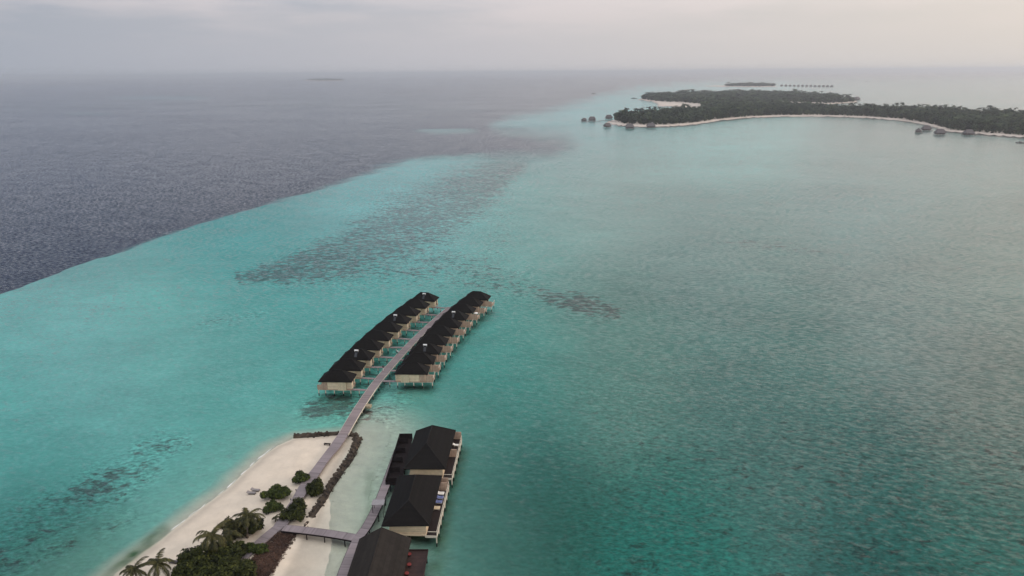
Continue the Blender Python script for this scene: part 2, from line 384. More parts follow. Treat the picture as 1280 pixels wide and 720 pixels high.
def seabed_mat():
    m = bpy.data.materials.new('seabed'); m.use_nodes = True; t = m.node_tree; L = t.links.new
    b = t.nodes['Principled BSDF']; b.inputs['Roughness'].default_value = 1; b.inputs['Specular IOR Level'].default_value = 0
    at = N(t, 'ShaderNodeAttribute', attribute_name='bottom'); co = N(t, 'ShaderNodeAttribute', attribute_name='coral')
    g = N(t, 'ShaderNodeNewGeometry')
    def nz(scale, det, ro=.6, dist=0.0, seed=0.0):
        n = N(t, 'ShaderNodeTexNoise'); n.inputs['Scale'].default_value = scale; n.inputs['Detail'].default_value = det; n.inputs['Roughness'].default_value = ro
        n.inputs['Distortion'].default_value = dist
        mp = N(t, 'ShaderNodeMapping'); mp.inputs['Location'].default_value = (seed, seed * 2, 0); mp.inputs['Rotation'].default_value = (0, 0, R(-20)); mp.inputs['Scale'].default_value = (.62, 1, 1)
        L(g.outputs['Position'], mp.inputs[0]); L(mp.outputs[0], n.inputs['Vector']); return n.outputs['Fac']
    def mr(v, a, b_, c, d):
        n = N(t, 'ShaderNodeMapRange'); L(v, n.inputs[0])
        for i, q in enumerate((a, b_, c, d)): n.inputs[i + 1].default_value = q
        return n.outputs[0]
    def mth(op, a, b_):
        n = N(t, 'ShaderNodeMath', operation=op, use_clamp=(op == 'MULTIPLY'))
        for i, v in enumerate((a, b_)):
            if isinstance(v, float): n.inputs[i].default_value = v
            else: L(v, n.inputs[i])
        return n.outputs[0]
    # patches: noise above a threshold that falls as density rises
    n1 = nz(.40, 7, .70, .5); n2 = nz(.06, 4, .6, .3, 11)
    comb = mth('ADD', mth('MULTIPLY', n1, .80), mth('MULTIPLY', n2, .20))
    thr = mr(co.outputs['Fac'], 0, 1, .68, .445)
    dif = N(t, 'ShaderNodeMath', operation='SUBTRACT'); L(comb, dif.inputs[0]); L(thr, dif.inputs[1])
    mask = mr(dif.outputs[0], -.02, .055, 0, 1)
    mask = mth('MULTIPLY', mask, mr(co.outputs['Fac'], 0.02, .5, 0, .95))
    amp = N(t, 'ShaderNodeMath', operation='MULTIPLY'); L(mr(nz(1.05, 6, .75, .2, 5), .28, .72, -1, 1), amp.inputs[0]); L(mr(co.outputs['Fac'], 0, .5, .20, .75), amp.inputs[1])
    tone = mth('ADD', amp.outputs[0], mr(nz(.12, 4, .7, .2, 9), .3, .7, .90, 1.10))
    sc = N(t, 'ShaderNodeVectorMath', operation='SCALE'); L(at.outputs['Color'], sc.inputs[0]); L(tone, sc.inputs['Scale'])
    dk = N(t, 'ShaderNodeMix', data_type='RGBA', blend_type='MULTIPLY'); dk.inputs['Factor'].default_value = 1
    L(sc.outputs[0], dk.inputs[6]); dk.inputs[7].default_value = (.58, .34, .34, 1)
    mx = N(t, 'ShaderNodeMix', data_type='RGBA'); L(mask, mx.inputs['Factor']); L(sc.outputs[0], mx.inputs[6]); L(dk.outputs[2], mx.inputs[7])
    L(mx.outputs[2], b.inputs['Base Color'])
    return m
SEABED = seabed_mat()

def build_seabed():
    az = list(np.arange(-48, 48.01, .28)); az = [-180, -150, -120, -95, -80, -70, -62, -56, -51] + az + [51, 56, 62, 70, 80, 95, 120, 150]
    az = np.radians(np.array(az))
    down = np.concatenate([np.array([20000, 6000, 3000, 2000, 1500, 1200, 1000, 850, 780]), np.arange(720, 40, -2.4), np.arange(40, 8, -1.2), np.arange(8, 1, -.6), [.7, .4]])
    rad = 90 * 840.0 / down
    A, Rd = np.meshgrid(az, rad); x = Rd * np.sin(A); y = Rd * np.cos(A)
    hs = spit_h(x, y)
    col, cor, deep = seabed_colour(x, y, hs)
    z = np.maximum(hs - .12, -1.7 - .6 * vnoise(x, y, 60)) - 6.0 * deep
    z = np.where(hs > -1.0, np.maximum(z, hs - .12), z)
    z = np.minimum(z, hs - .12) if False else np.where(hs > -.5, hs - .14, z)
    nr, na = x.shape
    V = np.stack([x.ravel(), y.ravel(), z.ravel()], 1)
    V = np.vstack([V, [[0, 0, -2.0]]])
    F = []
    for i in range(nr - 1):
        for j in range(na):
            k = (j + 1) % na
            F.append((i * na + j, (i + 1) * na + j, (i + 1) * na + k, i * na + k)[::-1])
    for j in range(na): F.append((nr * na, j, (j + 1) % na)[::-1])
    me = bpy.data.meshes.new('seabed'); me.from_pydata(V.tolist(), [], F); me.update()
    me.materials.append(SEABED)
    me.polygons.foreach_set('use_smooth', [True] * len(me.polygons))
    add_attrs(me, np.vstack([col.reshape(-1, 3), [[.03, .2, .17]]]), np.append(cor.ravel(), 0.4))
    o = bpy.data.objects.new('seabed', me); C.objects.link(o); o['kind'] = 'structure'
build_seabed()

def sand_mat():
    m = bpy.data.materials.new('sand'); m.use_nodes = True; t = m.node_tree; L = t.links.new
    b = t.nodes['Principled BSDF']; b.inputs['Roughness'].default_value = .95; b.inputs['Specular IOR Level'].default_value = .15
    g = N(t, 'ShaderNodeNewGeometry'); at = N(t, 'ShaderNodeAttribute', attribute_name='bottom')
    n = N(t, 'ShaderNodeTexNoise'); n.inputs['Scale'].default_value = .35; n.inputs['Detail'].default_value = 7; n.inputs['Roughness'].default_value = .68; L(g.outputs['Position'], n.inputs['Vector'])
    mr = N(t, 'ShaderNodeMapRange'); L(n.outputs['Fac'], mr.inputs[0]); mr.inputs[1].default_value = .3; mr.inputs[2].default_value = .7; mr.inputs[3].default_value = .88; mr.inputs[4].default_value = 1.07
    sc = N(t, 'ShaderNodeVectorMath', operation='SCALE'); L(at.outputs['Color'], sc.inputs[0]); L(mr.outputs[0], sc.inputs['Scale'])
    L(sc.outputs[0], b.inputs['Base Color'])
    n2 = N(t, 'ShaderNodeTexNoise'); n2.inputs['Scale'].default_value = 2.2; n2.inputs['Detail'].default_value = 4; L(g.outputs['Position'], n2.inputs['Vector'])
    bp = N(t, 'ShaderNodeBump'); bp.inputs['Strength'].default_value = .5; bp.inputs['Distance'].default_value = .12; L(n2.outputs['Fac'], bp.inputs['Height']); L(bp.outputs[0], b.inputs['Normal'])
    return m
SAND = sand_mat()
def build_spit():
    xs = np.arange(-95, -30, .45); ys = np.arange(70, 170, .45)
    x, y = np.meshgrid(xs, ys); h = spit_h(x, y)
    col, cor, deep = seabed_colour(x, y, h)
    dry = np.array((.655, .57, .47)); wet = np.array((.51, .445, .365))
    k = smooth01((h + .12) / .3)[..., None]; k2 = smooth01((h - .12) / .35)[..., None]
    up = wet * (1 - k2) + dry * k2
    col = col * (1 - k) + up * k
    # leaf litter and tan drift on the sand near the shrubs
    lit = smooth01((vnoise(x, y, 5) - .55) * 3)[..., None] * smooth01((h - .9) / .3)[..., None] * .18
    col = col * (1 - lit) + np.array((.42, .34, .25)) * lit
    nr, na = x.shape
    idx = -np.ones(nr * na, int); keep = (h > -.42).ravel()
    F = []; hr = h > -.42
    q = hr[:-1, :-1] & hr[1:, :-1] & hr[:-1, 1:] & hr[1:, 1:]
    for i, j in zip(*np.nonzero(q)): F.append((i * na + j, i * na + j + 1, (i + 1) * na + j + 1, (i + 1) * na + j))
    used = np.unique(np.array(F)); idx[used] = np.arange(len(used)); F = idx[np.array(F)]
    V = np.stack([x.ravel(), y.ravel(), h.ravel()], 1)[used]
    me = bpy.data.meshes.new('sand_spit'); me.from_pydata(V.tolist(), [], F.tolist()); me.update(); me.materials.append(SAND)
    me.polygons.foreach_set('use_smooth', [True] * len(me.polygons))
    add_attrs(me, col.reshape(-1, 3)[used], cor.ravel()[used])
    o = bpy.data.objects.new('sand_spit', me); C.objects.link(o); o['kind'] = 'structure'
build_spit()
def gz(x, y): return float(spit_h(np.array([float(x)]), np.array([float(y)]))[0])

# ------------------------------------------------------------------ water surface
def water_mat():
    m = bpy.data.materials.new('water'); m.use_nodes = True; t = m.node_tree; t.nodes.clear(); L = t.links.new
    out = N(t, 'ShaderNodeOutputMaterial'); mix = N(t, 'ShaderNodeMixShader'); tr = N(t, 'ShaderNodeBsdfTransparent'); gl = N(t, 'ShaderNodeBsdfGlossy')
    tr.inputs[0].default_value = (.93, .985, .975, 1); gl.inputs['Roughness'].default_value = .20
    g = N(t, 'ShaderNodeNewGeometry')
    def nz(scale, det, sx, rot, seed=0, ro=.55):
        mp = N(t, 'ShaderNodeMapping'); mp.inputs['Rotation'].default_value = (0, 0, R(rot)); mp.inputs['Scale'].default_value = (sx, 1, 1); mp.inputs['Location'].default_value = (seed, seed, 0)
        L(g.outputs['Position'], mp.inputs[0])
        n = N(t, 'ShaderNodeTexNoise', noise_dimensions='2D'); n.inputs['Scale'].default_value = scale; n.inputs['Detail'].default_value = det; n.inputs['Roughness'].default_value = ro
        L(mp.outputs[0], n.inputs['Vector']); return n.outputs['Fac']
    def slope(scale, det, sx, rot, seed, ro, k):
        """random wave slopes (x, y) around zero"""
        mp = N(t, 'ShaderNodeMapping', vector_type='TEXTURE'); mp.inputs['Rotation'].default_value = (0, 0, R(rot)); mp.inputs['Scale'].default_value = (1 / sx, 1, 1); mp.inputs['Location'].default_value = (seed, seed, 0)
        L(g.outputs['Position'], mp.inputs[0])
        n = N(t, 'ShaderNodeTexNoise', noise_dimensions='2D'); n.inputs['Scale'].default_value = scale; n.inputs['Detail'].default_value = det; n.inputs['Roughness'].default_value = ro
        L(mp.outputs[0], n.inputs['Vector'])
        a = N(t, 'ShaderNodeVectorMath', operation='SUBTRACT'); L(n.outputs['Color'], a.inputs[0]); a.inputs[1].default_value = (.5, .5, .5)
        b = N(t, 'ShaderNodeVectorMath', operation='MULTIPLY'); L(a.outputs[0], b.inputs[0]); b.inputs[1].default_value = (k * .8, k, 0)
        return b.outputs[0]
    def vadd(a, b):
        n = N(t, 'ShaderNodeVectorMath', operation='ADD'); L(a, n.inputs[0])
        if isinstance(b, tuple): n.inputs[1].default_value = b
        else: L(b, n.inputs[1])
        return n.outputs[0]
    s1 = slope(.10, 2, .40, -30, 3, .5, WAVE[0]); s2 = slope(.80, 4, .42, -22, 7, .6, WAVE[1]); s3 = slope(2.4, 3, .6, -5, 1, .6, WAVE[2])
    gm = N(t, 'ShaderNodeMapRange'); L(nz(.007, 3, .5, 30, 3), gm.inputs[0]); gm.inputs[1].default_value = .35; gm.inputs[2].default_value = .65; gm.inputs[3].default_value = .7; gm.inputs[4].default_value = 1.2
    sc = N(t, 'ShaderNodeVectorMath', operation='SCALE'); L(vadd(s1, vadd(s2, s3)), sc.inputs[0]); L(gm.outputs[0], sc.inputs['Scale'])
    nn = N(t, 'ShaderNodeVectorMath', operation='NORMALIZE'); L(vadd(sc.outputs[0], (0, 0, 1)), nn.inputs[0]); b3 = nn.outputs[0]
    L(b3, gl.inputs['Normal'])
    fr = N(t, 'ShaderNodeFresnel'); fr.inputs['IOR'].default_value = 1.33; L(b3, fr.inputs['Normal'])
    L(fr.outputs[0], mix.inputs[0]); L(tr.outputs[0], mix.inputs[1]); L(gl.outputs[0], mix.inputs[2]); L(mix.outputs[0], out.inputs[0])
    return m
WAVE = (.15, .86, .40)
WATER = water_mat()
def disc(name, z, rad, m, n=96):
    mb = MB(); vs = [(0, 0, z)]; fs = []
    rr = [30, 120, 500, 2000, 8000, 40000, rad]
    for r_ in rr: vs += [(r_ * math.cos(2 * math.pi * k / n), r_ * math.sin(2 * math.pi * k / n), z) for k in range(n)]
    fs += [(0, 1 + k, 1 + (k + 1) % n) for k in range(n)]
    for i in range(len(rr) - 1):
        fs += [(1 + i * n + k, 1 + (i + 1) * n + k, 1 + (i + 1) * n + (k + 1) % n, 1 + i * n + (k + 1) % n) for k in range(n)]
    mb.add(vs, fs); return mb.build(name, m)
tag(disc('sea_water', 0.0, 195000, WATER), kind='structure')

# shore foam: thin broken line at the waterline
def foam():
    m = mat('foam_white', (.76, .75, .72), .9, 1.2, .06)
    rng = random.Random(4); mb = MB()
    for seg, wd in ((LEFT_EDGE[3:11], .34), ):
        pts = []
        for (ax, ay), (bx, by) in zip(seg[:-1], seg[1:]):
            k = max(2, int(math.hypot(bx - ax, by - ay) / .3))
            pts += [(ax + (bx - ax) * i / k, ay + (by - ay) * i / k) for i in range(k)]
        ws = []; off = []
        for x, y in pts:
            a = float(vnoise(np.array([x]), np.array([y]), 4.5)[0]) * .7 + .6 * float(vnoise(np.array([x]), np.array([y]), .9)[0])
            off.append((float(vnoise(np.array([x + 9]), np.array([y]), 2.2)[0]) - .5) * .5)
            ws.append(max(0.0, (a - .42)) * wd * 1.4)
        for i in range(len(pts) - 1):
            if ws[i] <= 0 and ws[i + 1] <= 0: continue
            (ax, ay), (bx, by) = pts[i], pts[i + 1]
            dx, dy = bx - ax, by - ay; l = math.hypot(dx, dy); nx, ny = -dy / l, dx / l
            o = .25 + off[i]; o2 = .25 + off[i + 1]
            mb.add([(ax + nx * (o + ws[i]), ay + ny * (o + ws[i]), .012), (ax + nx * (o - ws[i]), ay + ny * (o - ws[i]), .012),
                    (bx + nx * (o2 - ws[i + 1]), by + ny * (o2 - ws[i + 1]), .012), (bx + nx * (o2 + ws[i + 1]), by + ny * (o2 + ws[i + 1]), .012)], [(0, 1, 2, 3)])
    o = mb.build('shore_foam', m); tag(o, 'thin broken line of white foam where the water meets the sand', 'foam', kind='stuff')
foam()

# ------------------------------------------------------------------ ribbons (paths, jetties)
def ribbon(mb, pts, wd, thick, mi=0):
    """slab following a polyline of 3D points (top surface); returns nothing"""
    n = len(pts); L_ = []
    for i, p in enumerate(pts):
        a = pts[max(0, i - 1)]; b = pts[min(n - 1, i + 1)]
        d = Vector((b[0] - a[0], b[1] - a[1], 0)).normalized(); s = Vector((d.y, -d.x, 0)) * (wd[i] if isinstance(wd, list) else wd) / 2
        p = Vector(p); L_ += [p - s, p + s, p - s - Vector((0, 0, thick)), p + s - Vector((0, 0, thick))]
    fs = []
    for i in range(n - 1):
        a = i * 4; b = a + 4
        fs += [(a, a + 1, b + 1, b), (a + 3, a + 2, b + 2, b + 3), (a + 2, a, b, b + 2), (a + 1, a + 3, b + 3, b + 1)]
    fs += [(0, 2, 3, 1), (4 * n - 4, 4 * n - 3, 4 * n - 1, 4 * n - 2)]
    mb.add(L_, fs, mi)
def spline(pts, step=1.5):
    pts = [Vector(p) for p in pts]; out = []
    for i in range(len(pts) - 1):
        p0 = pts[max(0, i - 1)]; p1 = pts[i]; p2 = pts[i + 1]; p3 = pts[min(len(pts) - 1, i + 2)]
        k = max(1, int((p2 - p1).length / step))
        for j in range(k):
            t = j / k
            out.append(.5 * ((2 * p1) + (p2 - p0) * t + (2 * p0 - 5 * p1 + 4 * p2 - p3) * t * t + (3 * p1 - p0 - 3 * p2 + p3) * t ** 3))
    out.append(pts[-1]); return out
def board_mat(name, base):
    """planks laid across the run: uses arc length stored in an attribute"""
    m = bpy.data.materials.new(name); m.use_nodes = True; t = m.node_tree; L = t.links.new; b = t.nodes['Principled BSDF']
    b.inputs['Roughness'].default_value = .85; b.inputs['Specular IOR Level'].default_value = .25
    at = N(t, 'ShaderNodeAttribute', attribute_name='run')
    mu = N(t, 'ShaderNodeMath', operation='MULTIPLY'); L(at.outputs['Fac'], mu.inputs[0]); mu.inputs[1].default_value = 1 / .35
    fl = N(t, 'ShaderNodeMath', operation='FLOOR'); L(mu.outputs[0], fl.inputs[0])
    wn = N(t, 'ShaderNodeTexWhiteNoise', noise_dimensions='1D'); L(fl.outputs[0], wn.inputs['W'])
    m2 = N(t, 'ShaderNodeMath', operation='MULTIPLY'); L(at.outputs['Fac'], m2.inputs[0]); m2.inputs[1].default_value = 1 / 4.5
    f2 = N(t, 'ShaderNodeMath', operation='FLOOR'); L(m2.outputs[0], f2.inputs[0])
    w2 = N(t, 'ShaderNodeTexWhiteNoise', noise_dimensions='1D'); L(f2.outputs[0], w2.inputs['W'])
    fr = N(t, 'ShaderNodeMath', operation='FRACT'); L(m2.outputs[0], fr.inputs[0])
    lt = N(t, 'ShaderNodeMath', operation='LESS_THAN'); L(fr.outputs[0], lt.inputs[0]); lt.inputs[1].default_value = .045
    r1 = N(t, 'ShaderNodeMapRange'); L(wn.outputs['Value'], r1.inputs[0]); r1.inputs[3].default_value = .86; r1.inputs[4].default_value = 1.12
    r2 = N(t, 'ShaderNodeMapRange'); L(w2.outputs['Value'], r2.inputs[0]); r2.inputs[3].default_value = .9; r2.inputs[4].default_value = 1.08
    r3 = N(t, 'ShaderNodeMapRange'); L(lt.outputs[0], r3.inputs[0]); r3.inputs[3].default_value = 1; r3.inputs[4].default_value = .72
    a = N(t, 'ShaderNodeMath', operation='MULTIPLY'); L(r1.outputs[0], a.inputs[0]); L(r2.outputs[0], a.inputs[1])
    c = N(t, 'ShaderNodeMath', operation='MULTIPLY'); L(a.outputs[0], c.inputs[0]); L(r3.outputs[0], c.inputs[1])
    s = N(t, 'ShaderNodeVectorMath', operation='SCALE'); s.inputs[0].default_value = base; L(c.outputs[0], s.inputs['Scale']); L(s.outputs[0], b.inputs['Base Color'])
    return m
PLANK = board_mat('boardwalk_planks', (.235, .195, .198))
PLANKG = board_mat('path_planks', (.24, .205, .215))
def ribbon_obj(name, pts, wd, thick, m, parent=None):
    mb = MB(); ribbon(mb, pts, wd, thick); o = mb.build(name, m, parent)
    run = [0.0]
    for a, b in zip(pts[:-1], pts[1:]): run.append(run[-1] + (Vector(b) - Vector(a)).length)
    at = o.data.attributes.new('run', 'FLOAT', 'POINT'); at.data.foreach_set('value', np.repeat(np.array(run), 4))
    return o

# ------------------------------------------------------------------ main jetty
JZ = 1.55
JET_PX = [(429, 543), (438, 527), (450, 507.5), (469, 480), (490, 455), (509, 434), (528, 415), (546, 398.5), (563, 384)]
jet = spline([P(a, b, JZ) for a, b in JET_PX], 1.2)
jetty = empty('jetty', (jet[0].x, jet[0].y, 0)); tag(jetty, 'long curving timber jetty running out between the two rows of dark-roofed villas', 'jetty')
jo = Vector((jet[0].x, jet[0].y, 0))
loc = lambda pts: [Vector(p) - jo for p in pts]
ribbon_obj('deck', loc(jet), 2.5, .16, PLANK, jetty)
def side_line(pts, off, dz=0.0):
    out = []
    for i, p in enumerate(pts):
        a = pts[max(0, i - 1)]; b = pts[min(len(pts) - 1, i + 1)]; d = Vector((b.x - a.x, b.y - a.y, 0)).normalized()
        out.append(Vector(p) + Vector((d.y, -d.x, 0)) * off + Vector((0, 0, dz)))
    return out
for s in (-1, 1):
    ribbon_obj('edge_beam', side_line(loc(jet), s * 1.30, -.02), .10, .34, POST, jetty)
pile_mb = MB(); pile_mb.bar((0, 0, -.7), (0, 0, JZ - .18), .13, .13, 8)
first = None
for i in range(3, len(jet) - 1, 4):
    for s in (-1, 1):
        q = side_line(jet, s * 1.0)[i]
        if first is None:
            first = pile_mb.build('pile', POST, jetty); o = first
        else:
            o = first.copy(); C.objects.link(o); o.parent = jetty
        o.location = (q.x - jo.x, q.y - jo.y, 0)
# landing box on the side of the jetty
lb = MB(); q = P(459.5, 507, 1.2)
lb.box((q.x - jo.x + .3, q.y - jo.y, 1.0), (1.3, 1.5, .7), R(-10)); lb.build('landing', mat('landing_board', (.30, .25, .17), .8, 2, .15), jetty)

# ------------------------------------------------------------------ water villas
def hip_roof(mb, x0, x1, y0, y1, ze, zr, rx0, rx1, ry0=None, ry1=None, th=.22):
    """hip roof whose ridge runs from (rx0, ry0) to (rx1, ry1)"""
    ry0 = (y0 + y1) / 2 if ry0 is None else ry0; ry1 = ry0 if ry1 is None else ry1
    E = [(x0, y0, ze), (x1, y0, ze), (x1, y1, ze), (x0, y1, ze)]
    B = [(a, b, c - th) for a, b, c in E]
    A = (rx0, ry0, zr); D = (rx1, ry1, zr)
    vs = E + [A, D] + B
    if abs(rx1 - rx0) > abs(ry1 - ry0): top = [(0, 1, 5, 4), (1, 2, 5), (2, 3, 4, 5), (3, 0, 4)]
    else: top = [(0, 1, 4), (1, 2, 5, 4), (2, 3, 5), (3, 0, 4, 5)]
    mb.add(vs, top + [(0, 6, 7, 1), (1, 7, 8, 2), (2, 8, 9, 3), (3, 9, 6, 0), (9, 8, 7, 6)])
def ridge_caps(mb, x0, x1, y0, y1, ze, zr, rx0, rx1, ry0, ry1, r=.09):
    A = (rx0, ry0, zr + .02); D = (rx1, ry1, zr + .02); mb.bar(A, D, r)
    E = [(x0, y0), (x1, y0), (x1, y1), (x0, y1)]
    if abs(rx1 - rx0) > abs(ry1 - ry0): pr = [(0, A), (1, D), (2, D), (3, A)]
    else: pr = [(0, A), (1, A), (2, D), (3, D)]
    for k, t in pr: mb.bar((E[k][0], E[k][1], ze + .02), t, r)

def make_villa(mir):
    """local frame: -y faces the beach, +x (times mir) the jetty"""
    s = mir
    v = empty('water_villa', (0, 0, 0))
    mb = MB(); hip_roof(mb, -5.0, 5.0, -2.75, 2.75, 4.2, 6.75, -1.7, 1.5)
    rf = mb.build('roof', ROOF, v); mc = MB(); ridge_caps(mc, -5, 5, -2.75, 2.75, 4.2, 6.75, -1.7, 1.5, 0, 0); mc.build('ridge_cap', RIDGE, rf)
    mb = MB(); mb.box((0 + .15 * s, .1, 2.85), (8.5, 4.3, 2.36)); mb.build('wall', CREAM, v)
    mb = MB(); mb.box((-.9 * s, -2.2, 2.72), (3.1, .5, 2.7)); mb.build('bathroom_bay', CREAM, v)
    mb = MB(); mb.box((1.95 * s, -2.32, 2.66), (2.4, .62, 2.66)); mb.build('lattice_screen', SCREEN, v)
    mb = MB(); mb.box((-3.35 * s, -2.26, 2.78), (1.6, .3, 2.1)); mb.build('storage_bay', PINK, v)
    # floor slab and outer deck
    mb = MB(); mb.box((0, .0, 1.5), (9.2, 5.0, .28)); mb.build('floor_slab', PINK, v)
    dw = .9 if s > 0 else 1.88; ex = 4.61 + dw
    mb = MB(); mb.box((-(4.61 + dw / 2) * s, .1, 1.52), (dw, 5.0, .2)); dk = mb.build('sun_deck', PINK, v)
    mr = MB()
    for y in (-2.35, .1, 2.55): mr.box((-(ex - .06) * s, y, 2.12), (.09, .09, 1.0))
    mr.box((-(ex - .06) * s, .1, 2.64), (.12, 5.0, .08)); mr.build('railing', POST, dk)
    mb = MB(); mb.box((-(4.25 + (ex - 4.25) / 2) * s, -2.37, 2.62 if s < 0 else 2.3), (ex - 4.25, .12, 1.95 if s < 0 else 1.3)); mb.build('privacy_screen', PINK, v)
    mb = MB(); mb.box((-4.16 * s, .3, 2.75), (.08, 2.6, 2.0)); mb.build('glass_door', GLASS, v)
    # entrance on the jetty side
    mb = MB(); mb.box((4.45 * s, .6, 2.75), (.12, 1.0, 2.0)); d = mb.build('door', DARKWALL, v); h = MB(); h.box((4.53 * s, .25, 2.7), (.05, .06, .25)); h.build('handle', POST, d)
    mb = MB(); mb.box((4.62 * s, -1.45, 2.80), (.35, 1.7, 2.2)); mb.build('entrance_wall', mat('bright_cream_board', (.60, .50, .37), .7, 1.2, .08, stripes=.2, stripe_axis='Z', stripe_dark=.85), v)
    p0 = MB(); p0.bar((0, 0, -.7), (0, 0, 1.38), .15, .15, 8); st = None
    for x in (-ex + .25, -3.2, -.6, 2.1, 4.3):
        for y in (-2.2, 2.1):
            if st is None: st = p0.build('stilt', POST, v); o = st
            else: o = st.copy(); C.objects.link(o); o.parent = v
            o.location = (x * s, y, 0)
    cb = MB(); cb.box(((4.3 - ex) / 2 * s, -2.2, 1.29), (4.3 + ex, .14, .14)); cb.box(((4.3 - ex) / 2 * s, 2.1, 1.29), (4.3 + ex, .14, .14)); cb.build('cross_beam', POST, v)
    return v
def solar_heater(v):
    mb = MB(); mb.bar((-.62, -.75, 6.5), (.62, -.75, 6.5), .24, .24, 12); mb.box((-.55, -.72, 6.22), (.06, .3, .5)); mb.box((.55, -.72, 6.22), (.06, .3, .5))
    t = mb.build('water_heater_tank', TANK, v)
    m2 = MB(); a = math.atan2(2.55, 2.75)
    y0, z0 = -2.15, 4.2 + .55 * .93 + .14; y1, z1 = -1.0, 4.2 + 1.7 * .93 + .18
    m2.add([(-.4, y0, z0), (.4, y0, z0), (.4, y1, z1), (-.4, y1, z1), (-.4, y0, z0 - .1), (.4, y0, z0 - .1), (.4, y1, z1 - .1), (-.4, y1, z1 - .1)],
           [(0, 1, 2, 3), (4, 0, 3, 7), (1, 5, 6, 2), (0, 4, 5, 1), (3, 2, 6, 7), (7, 6, 5, 4)])
    m2.build('solar_panel', PANEL, t)
ORD = ['first', 'second', 'third', 'fourth', 'fifth', 'sixth', 'seventh', 'eighth', 'ninth', 'last']
Lc = [(325, 580), (382, 510), (438, 455), (497, 390), (550, 340), (610, 285), (665, 235), (718, 190), (775, 150), (833, 105)]
Lw = np.array([list(P(380 + a / 4.923, 350 + b / 4.923, 4.2))[:2] for a, b in Lc])
Rc = [(795, 625), (825, 570), (860, 500), (905, 440), (942, 390), (985, 340), (1020, 290), (1062, 245), (1108, 200), (1155, 165)]
Rw = np.array([list(P(380 + a / 4.923, 350 + b / 4.923, 1.5))[:2] for a, b in Rc])
I = np.arange(10.)
fit = lambda A, k: np.polyval(np.polyfit(I, A[:, k], 3), I)
Lx, Ly, Rx, Ry = fit(Lw, 0), fit(Lw, 1), fit(Rw, 0), fit(Rw, 1)
villas = {}
def place_row(mir, name):
    proto = make_villa(mir)
    for i in range(10):
        v = proto if i == 0 else copy_tree(proto)
        yaw = R((3.0 if mir > 0 else 2.0) + 1.15 * i)       # clockwise turn
        c, s = math.cos(yaw), math.sin(yaw)
        rot = lambda x, y: (x * c + y * s, -x * s + y * c)
        if mir > 0: ox, oy = rot(5.0, 2.75); cx, cy = Lx[i] - ox, Ly[i] - oy
        else: ox, oy = rot(6.4, -2.4); cx, cy = Rx[i] - ox, Ry[i] - oy
        v.location = (cx, cy, 0); v.rotation_euler = (0, 0, -yaw)
        v['category'] = 'water villa'
        v['group'] = 'dark-roofed villas along the jetty'
        row = 'the row facing the deep sea' if mir > 0 else 'the row facing the lagoon'
        heat = (mir > 0 and i in (2, 6, 9)) or (mir < 0 and i in (2, 6))
        lab = (f'{ORD[i]} villa from the beach in {row}' if i < 9 else f'villa at the far jetty end in {row}')
        if heat: lab = lab.replace('villa at the far jetty end', 'villa with roof tank at the far jetty end').replace('villa from', 'villa, white roof tank, from')
        v['label'] = lab
        villas[(mir, i)] = (v, cx, cy, yaw, heat)
    return proto
place_row(1, 'L'); place_row(-1, 'R')
for k, (v, cx, cy, yaw, heat) in villas.items():
    if heat: solar_heater(v)
# side walkways from the jetty to each villa door (parts of the jetty)
for (mir, i), (v, cx, cy, yaw, heat) in villas.items():
    c, s = math.cos(yaw), math.sin(yaw)
    lx, ly = 4.6 * mir, -1.9 if mir > 0 else -1.9
    ax, ay = cx + lx * c + ly * s, cy - lx * s + ly * c
    j = min(jet, key=lambda p: abs((p.y - ay) * c + (p.x - ax) * s * 1.0))
    a = Vector((ax, ay, 1.50)); b = Vector((j.x, j.y, 1.50)); d = (b - a).normalized()
    b = b - d * 1.40
    k = max(2, int((b - a).length / 2)); pts = [a + (b - a) * q / k - jo for q in range(k + 1)]
    ribbon_obj('side_walkway', pts, .95, .2, PLANK, jetty)
    m = a.lerp(b, .5); o = first.copy(); C.objects.link(o); o.parent = jetty; o.location = (m.x - jo.x, m.y - jo.y, 0)

# ------------------------------------------------------------------ paths and pier on the spit
def ground_path(pxs, wd, lift=.06, step=1.0):
    pts = spline([P(a, b, 1.2) for a, b in pxs], step)
    return [Vector((p.x, p.y, max(gz(p.x, p.y), .2) + lift)) for p in pts]
pp = [P(a, b, 1.3) for a, b in ((429, 543.5), (419, 558), (406, 574), (394.5, 590), (382, 607), (371, 625), (360, 642), (350, 658))]
pp = spline(pp, 1.0); pp = [Vector((p.x, p.y, 1.42 + .12 * max(0, 1 - i / 6))) for i, p in enumerate(pp)]
w_ = [2.5 + .2 * math.sin(i * .4) for i in range(len(pp))]
o = ribbon_obj('path', pp, w_, .35, PLANKG); tag(o, kind='structure')
pp2 = spline([P(a, b, 1.4) for a, b in ((351, 656), (342, 663), (331, 672), (320, 682), (306, 694), (290, 712), (270, 740))], 1.0)
o = ribbon_obj('branch_path', [Vector((p.x, p.y, 1.40)) for p in pp2], 2.1, .4, PLANKG); tag(o, kind='structure')

PZ = 1.75
pier_pts = spline([P(a, b, PZ) for a, b in ((354, 659.5), (385, 663), (415, 667), (447, 672.5))], 1.2)
po = Vector((pier_pts[0].x, pier_pts[0].y, 0))
pier = empty('pier', po); tag(pier, 'short plank pier crossing from the sand to the large stilt building', 'pier')
ribbon_obj('deck', [p - po for p in pier_pts], 2.0, .2, PLANKG, pier)
for i in range(4, len(pier_pts) - 1, 3):
    q = side_line(pier_pts, .8)[i]
    mb = MB(); mb.bar((0, 0, -1.6), (0, 0, PZ - .2), .11, .11, 8); o = mb.build('pile', DARKWALL, pier); o.location = (q.x - po.x, q.y - po.y, 0)
for s in (-1, 1):
    ribbon_obj('edge_beam', side_line([p - po for p in pier_pts], s * 1.05, -.03), .08, .3, DARKWALL, pier)
